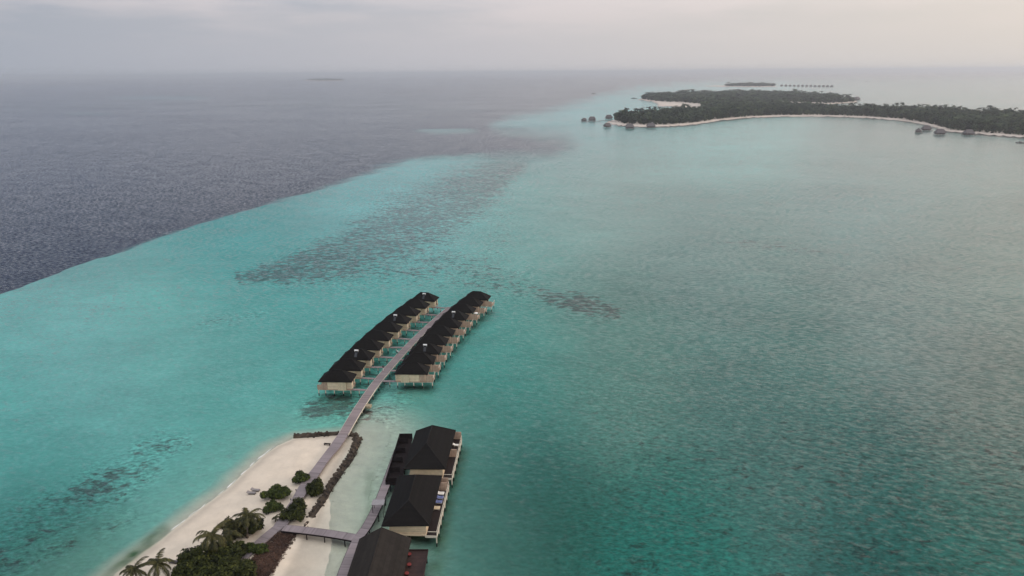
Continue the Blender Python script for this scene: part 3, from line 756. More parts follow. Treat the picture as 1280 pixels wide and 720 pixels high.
# long walkway beside the big stilt buildings
ww_pts = spline([P(a, b, PZ) for a, b in ((420, 740), (429, 716), (438, 693), (448, 672), (457, 660), (468, 640), (475, 624), (482, 606), (490, 584), (498, 562))], 1.2)
wo_ = Vector((ww_pts[0].x, ww_pts[0].y, 0))
walk = empty('walkway', wo_); tag(walk, 'grey plank walkway passing along the beach side of the large stilt buildings', 'walkway')
ribbon_obj('deck', [p - wo_ + Vector((0, 0, .02)) for p in ww_pts], 1.9, .2, PLANKG, walk)
for i in range(2, len(ww_pts) - 1, 4):
    for s in (-.8, .8):
        q = side_line(ww_pts, s)[i]
        mb = MB(); mb.bar((0, 0, -2), (0, 0, PZ - .2), .11, .11, 8); o = mb.build('pile', DARKWALL, walk); o.location = (q.x - wo_.x, q.y - wo_.y, 0)
for s in (-1, 1):
    ribbon_obj('edge_beam', side_line([p - wo_ for p in ww_pts], s * 1.0, -.03), .08, .3, DARKWALL, walk)
# flat-roofed shelter on the walkway
sp_ = P(476, 640, PZ); sh = empty('shelter', (sp_.x - .1, sp_.y, 0)); tag(sh, 'small shelter with a flat grey roof on the walkway', 'shelter')
mb = MB(); mb.box((-.4, .5, 3.75), (2.6, 1.9, .14)); mb.build('roof', mat('grey_sheet', (.30, .28, .29), .6, 2, .1), sh)
for x, y in ((-1.5, -.3), (-1.5, 1.3), (.7, -.3), (.7, 1.3)):
    mb = MB(); mb.box((x, y, 2.1), (.1, .1, 3.1)); mb.build('post', DARKWALL, sh)

# ------------------------------------------------------------------ big stilt buildings
def big_house(name, label, nl, nr, fr, fl, ridge0, ridge1, front_wall=True, seed=0, roofm=ROOF):
    """nl.. roof corners in plan (world xy); ridge0 near end, ridge1 far end (x, y)"""
    ze, zr = 4.3, 7.0
    ox, oy = nl[0], nl[1]
    h = empty(name, (ox, oy, 0)); tag(h, label, 'stilt building', 'large buildings on stilts beside the walkway')
    T = lambda p: (p[0] - ox, p[1] - oy)
    a, b, c, d = T(nl), T(nr), T(fr), T(fl); r0, r1 = T(ridge0), T(ridge1)
    vs = [(*a, ze), (*b, ze), (*c, ze), (*d, ze), (*r0, zr), (*r1, zr)] + [(*q, ze - .2) for q in (a, b, c, d)]
    mb = MB(); mb.add(vs, [(0, 1, 4), (1, 2, 5, 4), (2, 3, 5), (3, 0, 4, 5), (0, 6, 7, 1), (1, 7, 8, 2), (2, 8, 9, 3), (3, 9, 6, 0), (9, 8, 7, 6)])
    rf = mb.build('roof', roofm, h)
    mc = MB(); mc.bar((*r0, zr + .03), (*r1, zr + .03), .08)
    for e, t in ((a, r0), (b, r0), (c, r1), (d, r1)): mc.bar((*e, ze + .03), (*t, zr + .03), .08)
    mc.build('ridge_cap', RIDGE, rf)
    dx, dy = (c[0] - b[0]), (c[1] - b[1]); ln = math.hypot(dx, dy); u = Vector((dx / ln, dy / ln, 0)); n = Vector((u.y, -u.x, 0))   # n points to the lagoon
    yaw = math.atan2(-u.x, u.y)
    W = (Vector((*b, 0)) - Vector((*a, 0))).length
    def local(p, q, z): # p metres from near end, q metres from the lagoon-side eave (negative = inside)
        v = Vector((*b, 0)) + u * p + n * q; return Vector((v.x, v.y, z))
    def lbox(mb, p0, p1, q0, q1, z0, z1):
        m_ = local((p0 + p1) / 2, (q0 + q1) / 2, (z0 + z1) / 2); mb.box(m_, (q1 - q0, p1 - p0, z1 - z0), yaw)
    mb = MB(); lbox(mb, .55, ln - .5, -W + 1.35, -.75, 1.9, 4.12); mb.build('wall', CREAM, h)
    mb = MB(); lbox(mb, .2, ln - .2, -W + .9, -.7, 1.6, 1.88); mb.build('floor_slab', CREAM, h)
    # terrace along the lagoon side
    tw = 1.35
    mb = MB(); lbox(mb, .0, ln, -.68, tw, 1.66, 1.88); tr = mb.build('terrace', DARKDECK, h)
    mb = MB(); lbox(mb, -.08, ln + .08, tw + .01, tw + .15, 1.52, 1.96); lbox(mb, -.16, -.02, -.9, tw + .15, 1.52, 1.97); mb.build('edge_beam', POST, tr)
    mr = MB()
    lbox(mr, 0, ln, tw + .03, tw + .12, 2.84, 2.92)
    k = 9
    for i in range(k + 1): lbox(mr, ln * i / k - .04, ln * i / k + .04, tw + .04, tw + .11, 1.9, 2.86)
    lbox(mr, -.1, 0, -.4, tw + .1, 2.84, 2.92)
    mr.build('railing', POST, tr)
    for p in ((ln * .52, ln - .1) if seed == 0 else (ln * .885, ln * .99)):
        mb = MB(); lbox(mb, p - .09, p + .09, -.72, tw, 1.9, 3.9); mb.build('partition', PINK, h)
    for i in range(3):
        mb = MB(); p = ln * (.18 + .32 * i); lbox(mb, p, p + 2.2, -.76, -.71, 1.95, 3.9); mb.build('glass_door', GLASS, h)
    for i in range(7):
        for q in (-W + 1.3, -W / 2, tw - .02):
            p = .1 + (ln - .2) * i / 6; v = local(p, q, 0)
            mb = MB(); mb.bar((0, 0, -.7), (0, 0, 1.55), .13, .13, 8); o = mb.build('stilt', POST, h); o.location = v
    return h, local, ln, W, yaw
hB = big_house('stilt_building', 'dark hip-roofed building on stilts with loungers and a blue towel on its terrace',
               (-26.3, 117.1), (-16.8, 117.1), (-15.9, 134.8), (-25.7, 134.9), (-21.4, 121.7), (-21.2, 131.0), seed=1)
hA = big_house('stilt_building', 'dark hip-roofed building at the open-water end of the large stilt group',
               (-25.0, 137.8), (-15.4, 137.6), (-14.4, 155.3), (-24.4, 155.1), (-20.4, 144.4), (-19.9, 153.0), seed=0)
# third building: gable roof, mostly below the frame
def house_c():
    h = empty('stilt_building', (-25, 100, 0)); tag(h, 'building under a plain gabled brown-black roof beside the red-brown deck', 'stilt building', 'large buildings on stilts beside the walkway')
    x0, x1, y0, y1 = -5.1, 4.95, -12, 13.6; ze, zr = 4.0, 6.6
    m = -.55
    vs = [(x0, y0, ze), (x1, y0, ze), (x1 + .2, y1, ze), (x0 + .15, y1, ze), (m - .05, y0, zr), (m + .05, y1, zr)] + [(x0, y0, ze - .2), (x1, y0, ze - .2), (x1 + .2, y1, ze - .2), (x0 + .15, y1, ze - .2)]
    a = MB(); a.add(vs, [(1, 2, 5, 4), (3, 0, 4, 5), (0, 1, 4), (2, 3, 5), (0, 6, 7, 1), (1, 7, 8, 2), (2, 8, 9, 3), (3, 9, 6, 0), (9, 8, 7, 6)]); rf = a.build('roof', ROOFC, h)
    c = MB(); c.bar((m - .05, y0, zr + .03), (m + .05, y1, zr + .03), .1); c.build('ridge_cap', RIDGE, rf)
    b = MB(); b.box((0, .7, 2.85), (8.4, 24, 2.0)); b.build('wall', CREAM, h)
    d = MB(); d.box((0, .7, 1.7), (8.8, 24.6, .28)); d.build('floor_slab', DARKWALL, h)
    t = MB(); t.box((6.4, .2, 1.68), (3.8, 25, .22)); td = t.build('terrace', REDDECK, h)
    r = MB(); r.box((8.36, .2, 1.85), (.12, 25.1, .5)); r.box((6.5, 12.76, 1.85), (3.8, .12, .5)); r.build('edge_beam', REDDECK, td)
    for i in range(6):
        for x in (-4, 0, 4, 8.1):
            mb = MB(); mb.bar((0, 0, -.7), (0, 0, 1.55), .14, .14, 8); o = mb.build('stilt', DARKWALL, h); o.location = (x, -11 + 4.65 * i, 0)
    return h
house_c()
# red stools on the red deck
RED = mat('red_cushion', (.20, .035, .035), .8, 4, .1)
for i, (a, b) in enumerate(((511.5, 693), (511.5, 706), (508.5, 717))):
    p = P(a, b, 2.1)
    s_ = empty('round_stool', (p.x, p.y, 1.79)); tag(s_, ['red round stool on the red-brown deck, nearest the cream-walled building', 'middle red round stool of three on the red-brown deck', 'red round stool on the red-brown deck at the bottom edge of the picture'][i], 'stool', 'red stools on the red-brown deck')
    mb = MB(); mb.bar((0, 0, .38), (0, 0, .52), .42, .38, 16); mb.build('cushion', RED, s_)
    mb = MB(); mb.bar((0, 0, 0), (0, 0, .38), .30, .34, 12); mb.build('base', DARKWALL, s_)
# slatted screen fence and dark low deck left of building A
sc_ = empty('screen_fence', (-27.3, 137.0, 0)); tag(sc_, 'dark timber screen fence and low deck beside the far stilt building', 'fence')
mb = MB(); mb.box((0.25, 8.6, 1.72), (3.3, 20.5, .2)); mb.build('deck', DARKWALL, sc_)
mb = MB(); mb.box((-1.4, 8.6, 2.4), (.1, 20.4, 1.2)); mb.build('side_panel', DARKWALL, sc_)
mb = MB(); mb.box((.2, 18.85, 2.5), (3.3, .1, 1.4)); mb.build('end_panel', DARKWALL, sc_)
for i in range(5):
    mb = MB(); mb.box((-.1, -1.1 + i * 4.4, 2.5), (2.3, .1, 1.4)); mb.build('cross_panel', DARKWALL, sc_)
for i in range(6):
    for x in (-1.2, 1.5):
        mb = MB(); mb.bar((x, -1.4 + i * 4.0, -2), (x, -1.4 + i * 4.0, 1.62), .12, .12, 8); mb.build('stilt', DARKWALL, sc_)

# sun loungers on the terraces
def lounger(name, label, cat, loc_, rz, cushion, frame=DARKWALL, group=None, l=1.95, w_=.75, z=.32):
    e = empty(name, loc_, rz); tag(e, label, cat, group)
    mb = MB(); mb.box((0, -.3, z - .05), (w_, l - .7, .08)); mb.build('seat_frame', frame, e)
    mb = MB(); mb.box((0, -.3, z + .05), (w_ - .06, l - .72, .12)); mb.build('cushion', cushion, e)
    mb = MB(); a = .5
    y0 = l / 2 - .68; mb.add([(-w_ / 2, y0, z - .05), (w_ / 2, y0, z - .05), (w_ / 2, y0 + .58, z + .30), (-w_ / 2, y0 + .58, z + .30), (-w_ / 2, y0, z + .1), (w_ / 2, y0, z + .1), (w_ / 2, y0 + .52, z + .42), (-w_ / 2, y0 + .52, z + .42)],
                             [(3, 2, 1, 0), (4, 5, 6, 7), (0, 1, 5, 4), (1, 2, 6, 5), (2, 3, 7, 6), (3, 0, 4, 7)]); mb.build('backrest', cushion, e)
    for x in (-w_ / 2 + .06, w_ / 2 - .06):
        for y in (-l / 2 + .2, l / 2 - .5):
            mb = MB(); mb.box((x, y, (z - .09) / 2), (.06, .06, z - .09)); mb.build('leg', frame, e)
    return e
_, locB, lnB, WB, ywB = hB
# terrace of the near building: four loungers across it, heads to the wall
for (a, b), m_, lb_ in (((545.0, 634.5), CREAMC, 'cream cushioned lounger, nearest of the four on the stilt terrace'), ((547.6, 627), BLUEC, 'lounger under a blue striped towel beside the cream one on the stilt terrace'),
                   ((549.4, 621.5), BLUEC, 'lounger under a blue striped towel beside the white one on the stilt terrace'), ((550.4, 616.3), WHITE, 'white cushioned lounger by the pink partition on the stilt terrace')):
    v = P(a, b, 2.25); v.z = 1.885
    lounger('sun_lounger', lb_, 'sun lounger', v, ywB + R(90), m_, POST, 'sun loungers on the stilt terrace', l=1.8, w_=1.0)
_, locA, lnA, WA, ywA = hA
v = hA[0].location + locA(lnA * .80, .35, 1.885); lounger('sun_lounger', 'white lounger behind the railing of the far stilt building', 'sun lounger', v, ywA + R(90), WHITE, POST, None, l=1.6)
# loungers on the beach
for i, (a, b, lb_) in enumerate(((319, 612.5, 'weathered lounger on the bare sand, the one farther up the beach of the pair'), (314, 616, 'weathered lounger on the bare sand, the one nearer the waterline of the pair'))):
    p = P(a, b, 1.1); lounger('beach_lounger', lb_, 'sun lounger', (p.x, p.y, gz(p.x, p.y)), R(82 + 5 * i), mat('grey_cushion', (.24, .22, .22), .85, 3, .1), DARKWALL, 'pair of loungers on the open sand', l=2.1)
p = P(216, 703, 1.0); lounger('beach_lounger', 'dark lounger on the sand between the palms and the bushes', 'sun lounger', (p.x, p.y, gz(p.x, p.y)), R(80), mat('dark_cushion', (.07, .06, .08), .85, 3, .1), DARKWALL, l=2.1)
p = P(409, 554.5, 1.1); e = empty('bench', (p.x, p.y, gz(p.x, p.y) - .02), R(-6)); tag(e, 'low dark bench on the sand near the jetty root', 'bench')
mb = MB(); mb.box((0, 0, .42), (1.7, .5, .1)); mb.build('seat', DARKWALL, e)
for s in (-.65, .65):
    mb = MB(); mb.box((s, 0, .18), (.1, .45, .38)); mb.build('leg', DARKWALL, e)
# path lights
for i, (a, b) in enumerate(((370, 612.5), (369, 619.5), (363.5, 624.5))):
    p = P(a, b, 1.3); g = gz(p.x, p.y); e = empty('path_light', (p.x, p.y, g)); tag(e, ['bollard light on the sand, highest up the path of the three', 'middle bollard light beside the path', 'bollard light beside the path nearest the round shrubs'][i], 'bollard light', 'bollard lights beside the path')
    mb = MB(); mb.bar((0, 0, 0), (0, 0, .6), .08, .08, 8); mb.build('post', PATCH, e)
    mb = MB(); mb.bar((0, 0, .6), (0, 0, .72), .16, .12, 10); mb.build('cap', PATCH, e)
# white parasol on a deck in the lagoon row
v_, cx, cy, yw, _h = villas[(-1, 7)]
c, s = math.cos(yw), math.sin(yw); lx, ly = 5.7, -.8
e = empty('parasol', (cx + lx * c + ly * s, cy - lx * s + ly * c, 1.62)); tag(e, 'small white parasol on the deck of a villa in the lagoon row', 'parasol')
mb = MB(); mb.bar((0, 0, 0), (0, 0, 2.3), .03, .03, 6); mb.build('pole', POST, e)
mb = MB(); n = 8; vs = [(0, 0, 2.35)] + [(.85 * math.cos(k * math.pi / 4), .85 * math.sin(k * math.pi / 4), 1.95) for k in range(n)]
mb.add(vs, [(0, 1 + k, 1 + (k + 1) % n) for k in range(n)] + [(0, 1 + (k + 1) % n, 1 + k) for k in range(0)]); mb.build('canopy', WHITE, e)

# ------------------------------------------------------------------ people on the jetty
def person(loc_, rz, label, shirt, trousers, stride=.25):
    J = [((0, 0, .95), .125), ((0, 0, 1.12), .13), ((0, 0, 1.35), .15), ((0, 0, 1.47), .07), ((0, .02, 1.53), .06), ((0, .03, 1.64), .10), ((0, .02, 1.72), .085),
         ((-.17, 0, 1.42), .06), ((-.23, -.03, 1.15), .045), ((-.22, .08, .92), .035), ((-.22, .12, .84), .035),
         ((.17, 0, 1.42), .06), ((.23, .05, 1.15), .045), ((.22, .14, .93), .035), ((.22, .17, .85), .035),
         ((-.09, 0, .86), .095), ((-.10, stride * .7, .48), .065), ((-.10, stride * .8, .08), .045), ((-.10, stride * .8 + .16, .04), .04),
         ((.09, 0, .86), .095), ((.10, -stride * .2, .47), .065), ((.10, -stride, .09), .045), ((.10, -stride + .16, .04), .04)]
    E = [(0, 1), (1, 2), (2, 3), (3, 4), (4, 5), (5, 6), (2, 7), (7, 8), (8, 9), (9, 10), (2, 11), (11, 12), (12, 13), (13, 14), (0, 15), (15, 16), (16, 17), (17, 18), (0, 19), (19, 20), (20, 21), (21, 22)]
    me = bpy.data.meshes.new('person'); me.from_pydata([j[0] for j in J], E, [])
    o = bpy.data.objects.new('person', me); C.objects.link(o)
    sm = o.modifiers.new('s', 'SKIN')
    for i, j in enumerate(J): me.skin_vertices[0].data[i].radius = (j[1], j[1])
    me.skin_vertices[0].data[0].use_root = True
    ss = o.modifiers.new('u', 'SUBSURF'); ss.levels = 1; ss.render_levels = 1
    dg = bpy.context.evaluated_depsgraph_get(); m2 = bpy.data.meshes.new_from_object(o.evaluated_get(dg)); o.modifiers.clear(); o.data = m2
    m2.materials.clear()
    for q in (SKIN, shirt, trousers): m2.materials.append(q)
    for f in m2.polygons:
        c_ = f.center; f.use_smooth = True
        f.material_index = 0 if c_.z > 1.49 else (2 if c_.z < .93 and abs(c_.x) < .19 else (1 if c_.z > 1.02 or abs(c_.x) < .16 else 0))
    o.location = loc_; o.rotation_euler = (0, 0, rz); tag(o, label, 'person', 'people walking on the jetty')
    hb = bmesh.new(); bmesh.ops.create_icosphere(hb, subdivisions=2, radius=.115); bmesh.ops.translate(hb, verts=hb.verts, vec=(0, -.005, 1.70))
    hm = bpy.data.meshes.new('hair'); hb.to_mesh(hm); hb.free(); hm.materials.append(DARKC); ho = bpy.data.objects.new('hair', hm); C.objects.link(ho); ho.parent = o
    return o
p = P(497.3, 443, JZ); person((p.x, p.y, JZ + .0), R(170), 'person in white top and dark trousers walking on the jetty between the villas', SHIRT, DARKC)
p = P(480, 463, JZ); person((p.x - .2, p.y, JZ + .0), R(175), 'person in dark top on the jetty, closer to the beach than the one in white', DARKC, SHIRT)

# ------------------------------------------------------------------ rock breakwaters
def breakwater(pts, wd, hgt, label, seed, dens=2.6, pale=0.0):
    rng = random.Random(seed); pts = spline([Vector((*p, 0)) for p in pts], .8)
    o0 = pts[0]; e = empty('rock_breakwater', o0); tag(e, label, 'breakwater')
    # core ridge
    mb = MB(); n = len(pts); prof = [(-1, -.7), (-.7, .15), (-.3, .8), (.3, .8), (.7, .15), (1, -.7)]
    vs = []; fs = []
    for i, p in enumerate(pts):
        a = pts[max(0, i - 1)]; b = pts[min(n - 1, i + 1)]; d = (b - a).normalized(); s_ = Vector((d.y, -d.x, 0)); k = .8 + .3 * rng.random()
        for q, z in prof: vs.append(p - o0 + s_ * q * wd * .5 * k + Vector((0, 0, z * hgt * .75)))
    m_ = len(prof)
    for i in range(n - 1):
        for k in range(m_ - 1): fs.append((i * m_ + k, i * m_ + k + 1, (i + 1) * m_ + k + 1, (i + 1) * m_ + k))
    mb.add(vs, fs); mb.build('core', ROCKM, e)
    ico = bmesh.new(); bmesh.ops.create_icosphere(ico, subdivisions=1, radius=1); iv = [v.co.copy() for v in ico.verts]; if_ = [tuple(v.index for v in f.verts) for f in ico.faces]; ico.free()
    mb = MB(); L_ = (len(pts) * .8)
    for k in range(int(L_ * wd * dens)):
        i = rng.randrange(n - 1); p = pts[i].lerp(pts[i + 1], rng.random()); d = (pts[i + 1] - pts[i]).normalized(); s_ = Vector((d.y, -d.x, 0))
        q = rng.uniform(-1, 1); z = hgt * .8 * (1 - abs(q) ** 1.6) - .1 + rng.uniform(-.12, .1); r = rng.uniform(.22, .52)
        Mx = Matrix.Rotation(rng.random() * 6, 3, 'Z') @ Matrix.Rotation(rng.random() * 6, 3, 'X') @ Matrix.Diagonal((r, r * rng.uniform(.6, .9), r * rng.uniform(.5, .8)))
        c_ = p - o0 + s_ * q * wd * .5 + Vector((0, 0, z))
        mb.add([Mx @ (v * rng.uniform(.85, 1.12)) + c_ for v in iv], if_, 1 if rng.random() < pale else 0)
    o = mb.build('boulders', [ROCKM, ROCKL], e); o['kind'] = 'stuff'
bw = lambda q: [tuple(P(a, b, .5)[:2]) for a, b in q]
breakwater(bw([(367, 544.5), (385, 543.5), (405, 542), (424, 540.8)]), 1.9, 1.25, 'dark rock groyne closing the tip of the sand spit beside the jetty', 1)
breakwater(bw([(436, 541.5), (446, 545), (444.5, 555), (436, 573), (427, 586), (417, 600), (407, 617), (398, 631), (388, 647)]), 2.3, 1.35, 'dark rock wall curving down the lagoon side of the spit', 2)
breakwater(bw([(385, 652), (372, 668), (360, 688), (347, 708), (333, 732), (315, 765)]), 1.7, 1.0, 'paler rock wall below the plank pier, beside the dry red-brown creeper', 3, 2.2, .6)

# ------------------------------------------------------------------ vegetation
def leaf_tones(m):
    """each leaf its own green"""
    t = m.node_tree; b = t.nodes['Principled BSDF']; L = t.links.new; g = N(t, 'ShaderNodeNewGeometry'); src = b.inputs['Base Color'].links[0].from_socket
    cr = N(t, 'ShaderNodeValToRGB'); L(g.outputs['Random Per Island'], cr.inputs[0]); cr.color_ramp.elements[0].color = (.45, .5, .5, 1); cr.color_ramp.elements[1].color = (2.1, 1.8, 1.3, 1); cr.color_ramp.elements[1].position = 1.0
    mx = N(t, 'ShaderNodeMix', data_type='RGBA', blend_type='MULTIPLY'); mx.inputs['Factor'].default_value = 1; L(src, mx.inputs[6]); L(cr.outputs[0], mx.inputs[7]); L(mx.outputs[2], b.inputs['Base Color'])
for _m in (LEAFA, LEAFB, FROND): leaf_tones(_m)
def leaf_cloud(rng, blobs, n, size, flat=.5):
    """many leaf-sized quads through a set of ellipsoid blobs (centre, radii)"""
    V = []; F = []
    wts = [b[1][0] * b[1][1] * b[1][2] for b in blobs]; tot = sum(wts)
    for (c_, r_), wt in zip(blobs, wts):
        for _ in range(int(n * wt / tot)):
            while True:
                d = Vector((rng.gauss(0, 1), rng.gauss(0, 1), rng.gauss(0, 1)))
                if d.length > .01: break
            d.normalize(); rad = (1 - .55 * rng.random() ** 1.8) * (.88 + .26 * mnoise.noise(d * 2.3 + Vector(c_)))
            p = Vector((c_[0] + d.x * r_[0] * rad, c_[1] + d.y * r_[1] * rad, c_[2] + d.z * r_[2] * rad))
            if p.z < .05: continue
            nrm = (d * .8 + Vector((rng.uniform(-1, 1), rng.uniform(-1, 1), rng.uniform(-.2, 1.1)))).normalized()
            u = nrm.orthogonal().normalized(); u = Matrix.Rotation(rng.random() * 6.28, 3, nrm) @ u; v = nrm.cross(u)
            s_ = size * rng.uniform(.6, 1.3); k = len(V)
            V += [p - u * s_, p + v * s_ * flat, p + u * s_, p - v * s_ * flat]; F.append((k, k + 1, k + 2, k + 3))
    return V, F
def trunk_part(e, h, r, rng, m=BARK, limbs=3, name='trunk'):
    mb = MB(); mb.tube([(0, 0, -.3), (r, 0, h * .35), (0, r, h * .7)], [r * 1.3, r, r * .7], 7)
    for k in range(limbs):
        a = k * 6.28 / limbs + rng.random(); mb.tube([(0, 0, h * .25), (math.cos(a) * h * .25, math.sin(a) * h * .25, h * .5), (math.cos(a) * h * .45, math.sin(a) * h * .45, h * .72)], [r * .7, r * .5, r * .2], 5)
    return mb.build(name, m, e)
def shrub(px, py, rx, ry, hz, label, seed, m=LEAFA, leaf=.26, n=3400, name='shrub', cat='shrub', group=None, lumps=8, z=1.1):
    p = P(px, py, z); g = gz(p.x, p.y) if -90 < p.x < -35 else z; rng = random.Random(seed)
    g = max(g, .3)
    e = empty(name, (p.x, p.y, g)); tag(e, label, cat, group)
    blobs = [((0, 0, hz * .40), (rx * .70, ry * .70, hz * .52))]
    for k in range(lumps):
        a = k * 6.28 / lumps + rng.uniform(-.6, .6); q = rng.uniform(.42, .86); s_ = rng.uniform(.22, .50)
        blobs.append(((math.cos(a) * rx * q, math.sin(a) * ry * q, hz * rng.uniform(.35, .62)), (rx * s_, ry * s_, hz * s_ * .85)))
    V, F = leaf_cloud(rng, blobs, n, leaf); mb = MB(); mb.add(V, F); mb.build('crown', m, e)
    trunk_part(e, hz * .8, .12 + hz * .02, rng)
    return e
G = 'rounded shrubs on the sand'
shrub(346, 620, 3.0, 2.6, 2.6, 'broad rounded green shrub on the sand, the largest of those by the path', 11, group=G, n=4200)
shrub(341.5, 637, 2.1, 1.9, 2.1, 'round green shrub on the sand just below the broadest one', 12, group=G, n=2600)
shrub(376.5, 599, 2.1, 2.1, 2.2, 'round green shrub touching the path, closest to the jetty', 13, group=G, n=2600)
G2 = 'tall shrubs between the path and the rocks'
shrub(393.5, 614, 2.0, 3.0, 3.3, 'upright dark shrub between the path and the rock wall, closer to the jetty', 14, LEAFB, group=G2, n=3600)
shrub(370.5, 643, 2.6, 3.9, 3.4, 'large dark shrub between the path and the rock wall, by the pier root', 15, LEAFB, group=G2, n=4400)
shrub(314, 664, 3.0, 2.6, 3.0, 'dense dark bush at the foot of the leaning palm beside the path fork', 16, LEAFB, n=5000)
shrub(292, 672, 2.6, 2.4, 4.2, 'yellowish green bush growing against the tall palm', 17, mat('olive_leaf', (.024, .030, .009), .7, .7, .4, col2=(.060, .058, .018), spec=.12), n=4200)
shrub(322, 689, 2.4, 1.5, 1.5, 'low green bush at the edge of the dry red-brown creeper', 18, LEAFA, n=2600)
G3 = 'dense trees massed at the bottom of the spit'
for i, (a, b, r1, r2, hh, lb_) in enumerate(((256, 718, 4.4, 3.6, 5.0, 'largest dark tree of the mass below the tall palm'), (284, 706, 3.8, 3.4, 5.2, 'dark tree crowding the fork of the path, inland side of the mass'),
        (234, 724, 3.6, 3.0, 4.2, 'dark tree at the water side of the mass, beside the lounger'), (288, 732, 4.4, 3.4, 5.5, 'dark tree at the bottom edge beside the red-brown creeper'), (258, 742, 4.6, 3.4, 5.0, 'dark tree at the bottom edge in the middle of the mass'))):
    shrub(a, b, r1, r2, hh, lb_, 30 + i, LEAFB, .34, 5200, 'leafy_tree', 'tree', G3, 10)
# dry creeper: ground cover
def creeper():
    rng = random.Random(8); poly = [(345, 664), (372, 664), (358, 684), (344, 708), (328, 736), (300, 760), (288, 740), (306, 712), (318, 694), (332, 680)]
    W_ = [tuple(P(a, b, 1.2)[:2]) for a, b in poly]; xs = [q[0] for q in W_]; ys = [q[1] for q in W_]; V = []; F = []
    pts = np.array([[rng.uniform(min(xs), max(xs)), rng.uniform(min(ys), max(ys))] for _ in range(16000)])
    sd = poly_sdf(pts[:, 0], pts[:, 1], W_)
    for (x, y), s_ in zip(pts, sd):
        if s_ < rng.uniform(-.3, .5): continue
        hgt = .15 + .5 * float(vnoise(np.array([x]), np.array([y]), 1.6)[0]) * min(1, s_ + .4)
        g = max(gz(x, y), .2) + hgt * rng.random(); u = Vector((rng.uniform(-1, 1), rng.uniform(-1, 1), rng.uniform(-.3, .3))).normalized() * rng.uniform(.12, .28); v = u.cross(Vector((rng.uniform(-.5, .5), rng.uniform(-.5, .5), 1))).normalized() * .1
        p = Vector((x, y, g)); k = len(V); V += [p - u, p - v, p + u, p + v]; F.append((k, k + 1, k + 2, k + 3))
    mb = MB(); mb.add(V, F); o = mb.build('dry_creeper', DEAD); tag(o, 'reddish brown dry creeper covering the ground beside the path fork', 'ground cover', kind='stuff')
creeper()

def palm_crown(rng, r=3.4, nf=17, leaflets=22, wind=(0, 0), simple=False, up=1.0):
    V = []; F = []
    for k in range(nf):
        a = k * 2.39996 + rng.uniform(-.2, .2); elev = rng.uniform(-.2, 1.05) * up; L_ = r * rng.uniform(.85, 1.12)
        d = Vector((math.cos(a), math.sin(a), 0)); n = 8; pts = []; p = Vector((0, 0, 0)); ang = elev
        for i in range(n + 1):
            pts.append(p.copy()); p = p + (d * math.cos(ang) + Vector((0, 0, math.sin(ang)))) * L_ / n + Vector((wind[0], wind[1], 0)) * (i / n) ** 1.5 * .09; ang -= (.20 + .07 * i / n * 2) * rng.uniform(.8, 1.2)
        s_ = Vector((-d.y, d.x, 0))
        k0 = len(V)
        for i, q in enumerate(pts):
            wd = .07 * (1 - i / n) + .015; V += [q - s_ * wd, q + s_ * wd]
        for i in range(n): F.append((k0 + 2 * i, k0 + 2 * i + 1, k0 + 2 * i + 3, k0 + 2 * i + 2))
        for j in range(leaflets):
            t = (j + 1.5) / (leaflets + 1.5) * n; i = min(n - 1, int(t)); q = pts[i].lerp(pts[i + 1], t - i); f = t / n
            ll = r * .22 * math.sin(math.pi * min(1, .18 + f * .82)) ** .6 * rng.uniform(.8, 1.15) + .08; tang = (pts[i + 1] - pts[i]).normalized()
            for sd in (-1, 1):
                dd = (s_ * sd * .8 + tang * .55 + Vector((0, 0, -.42 - .35 * rng.random()))).normalized(); wv = tang * .075 * (r / 3.4)
                k1 = len(V); V += [q - wv, q + wv, q + dd * ll * .6 + wv * .8 + Vector((0, 0, .02)), q + dd * ll, q + dd * ll * .6 - wv * .8]; F.append((k1, k1 + 1, k1 + 2, k1 + 3, k1 + 4))
    return V, F
def palm(px, py, top_h, r, label, seed, lean=(0, 0), group=None, nf=14, name='palm_tree', zc=None, wind=(.6, .3)):
    """px, py: where the crown's centre appears; top_h its height above the sea"""
    rng = random.Random(seed); c_ = P(px, py, top_h); bx, by = c_.x - lean[0], c_.y - lean[1]; g = max(gz(bx, by), .2)
    e = empty(name, (bx, by, g)); tag(e, label, 'palm tree', group)
    t = Vector((lean[0], lean[1], top_h - g)); n = 7
    pts = [Vector((t.x * (i / n) ** 1.6, t.y * (i / n) ** 1.6, t.z * i / n)) for i in range(n + 1)]; pts[0].z = -.4
    mb = MB(); mb.tube(pts, [.26 * (1 - .45 * i / n) * min(1, r / 3) for i in range(n + 1)], 8); mb.build('trunk', TRUNK, e, True)
    V, F = palm_crown(rng, r, nf, wind=wind); mb = MB(); mb.add([v + t for v in V], F); mb.build('crown', FROND, e)
    if r > 2.5:
        nb = MB()
        for k in range(6):
            a = k * 1.05; nb.bar(t + Vector((math.cos(a) * .25, math.sin(a) * .25, -.35)), t + Vector((math.cos(a) * .27, math.sin(a) * .27, -.1)), .11, .09, 6)
        nb.build('coconut_cluster', mat('coconut', (.09, .075, .03), .6, 4, .3), e)
    return e
palm(310, 645, 6.0, 3.7, 'coconut palm leaning over the dense bush beside the path fork', 51, (.6, .3))
palm(265, 668, 7.4, 4.3, 'tallest coconut palm, standing over the dark tree mass', 52, (-.8, .5), nf=16)
palm(287, 668, 5.4, 3.0, 'coconut palm half hidden between the tallest palm and the yellowish bush', 56, (.4, .2), nf=13)
palm(197, 704, 5.4, 3.6, 'coconut palm by the waterline, the one nearer the dark lounger', 53, (.5, 0), 'two palms by the waterline', nf=15)
palm(167, 712, 4.8, 3.3, 'coconut palm by the waterline, the one closer to the sea', 54, (-.6, .2), 'two palms by the waterline')
palm(344, 647, 1.9, 1.25, 'young knee-high palm on the sand below the round shrubs', 55, (0, 0), nf=12, name='young_palm')

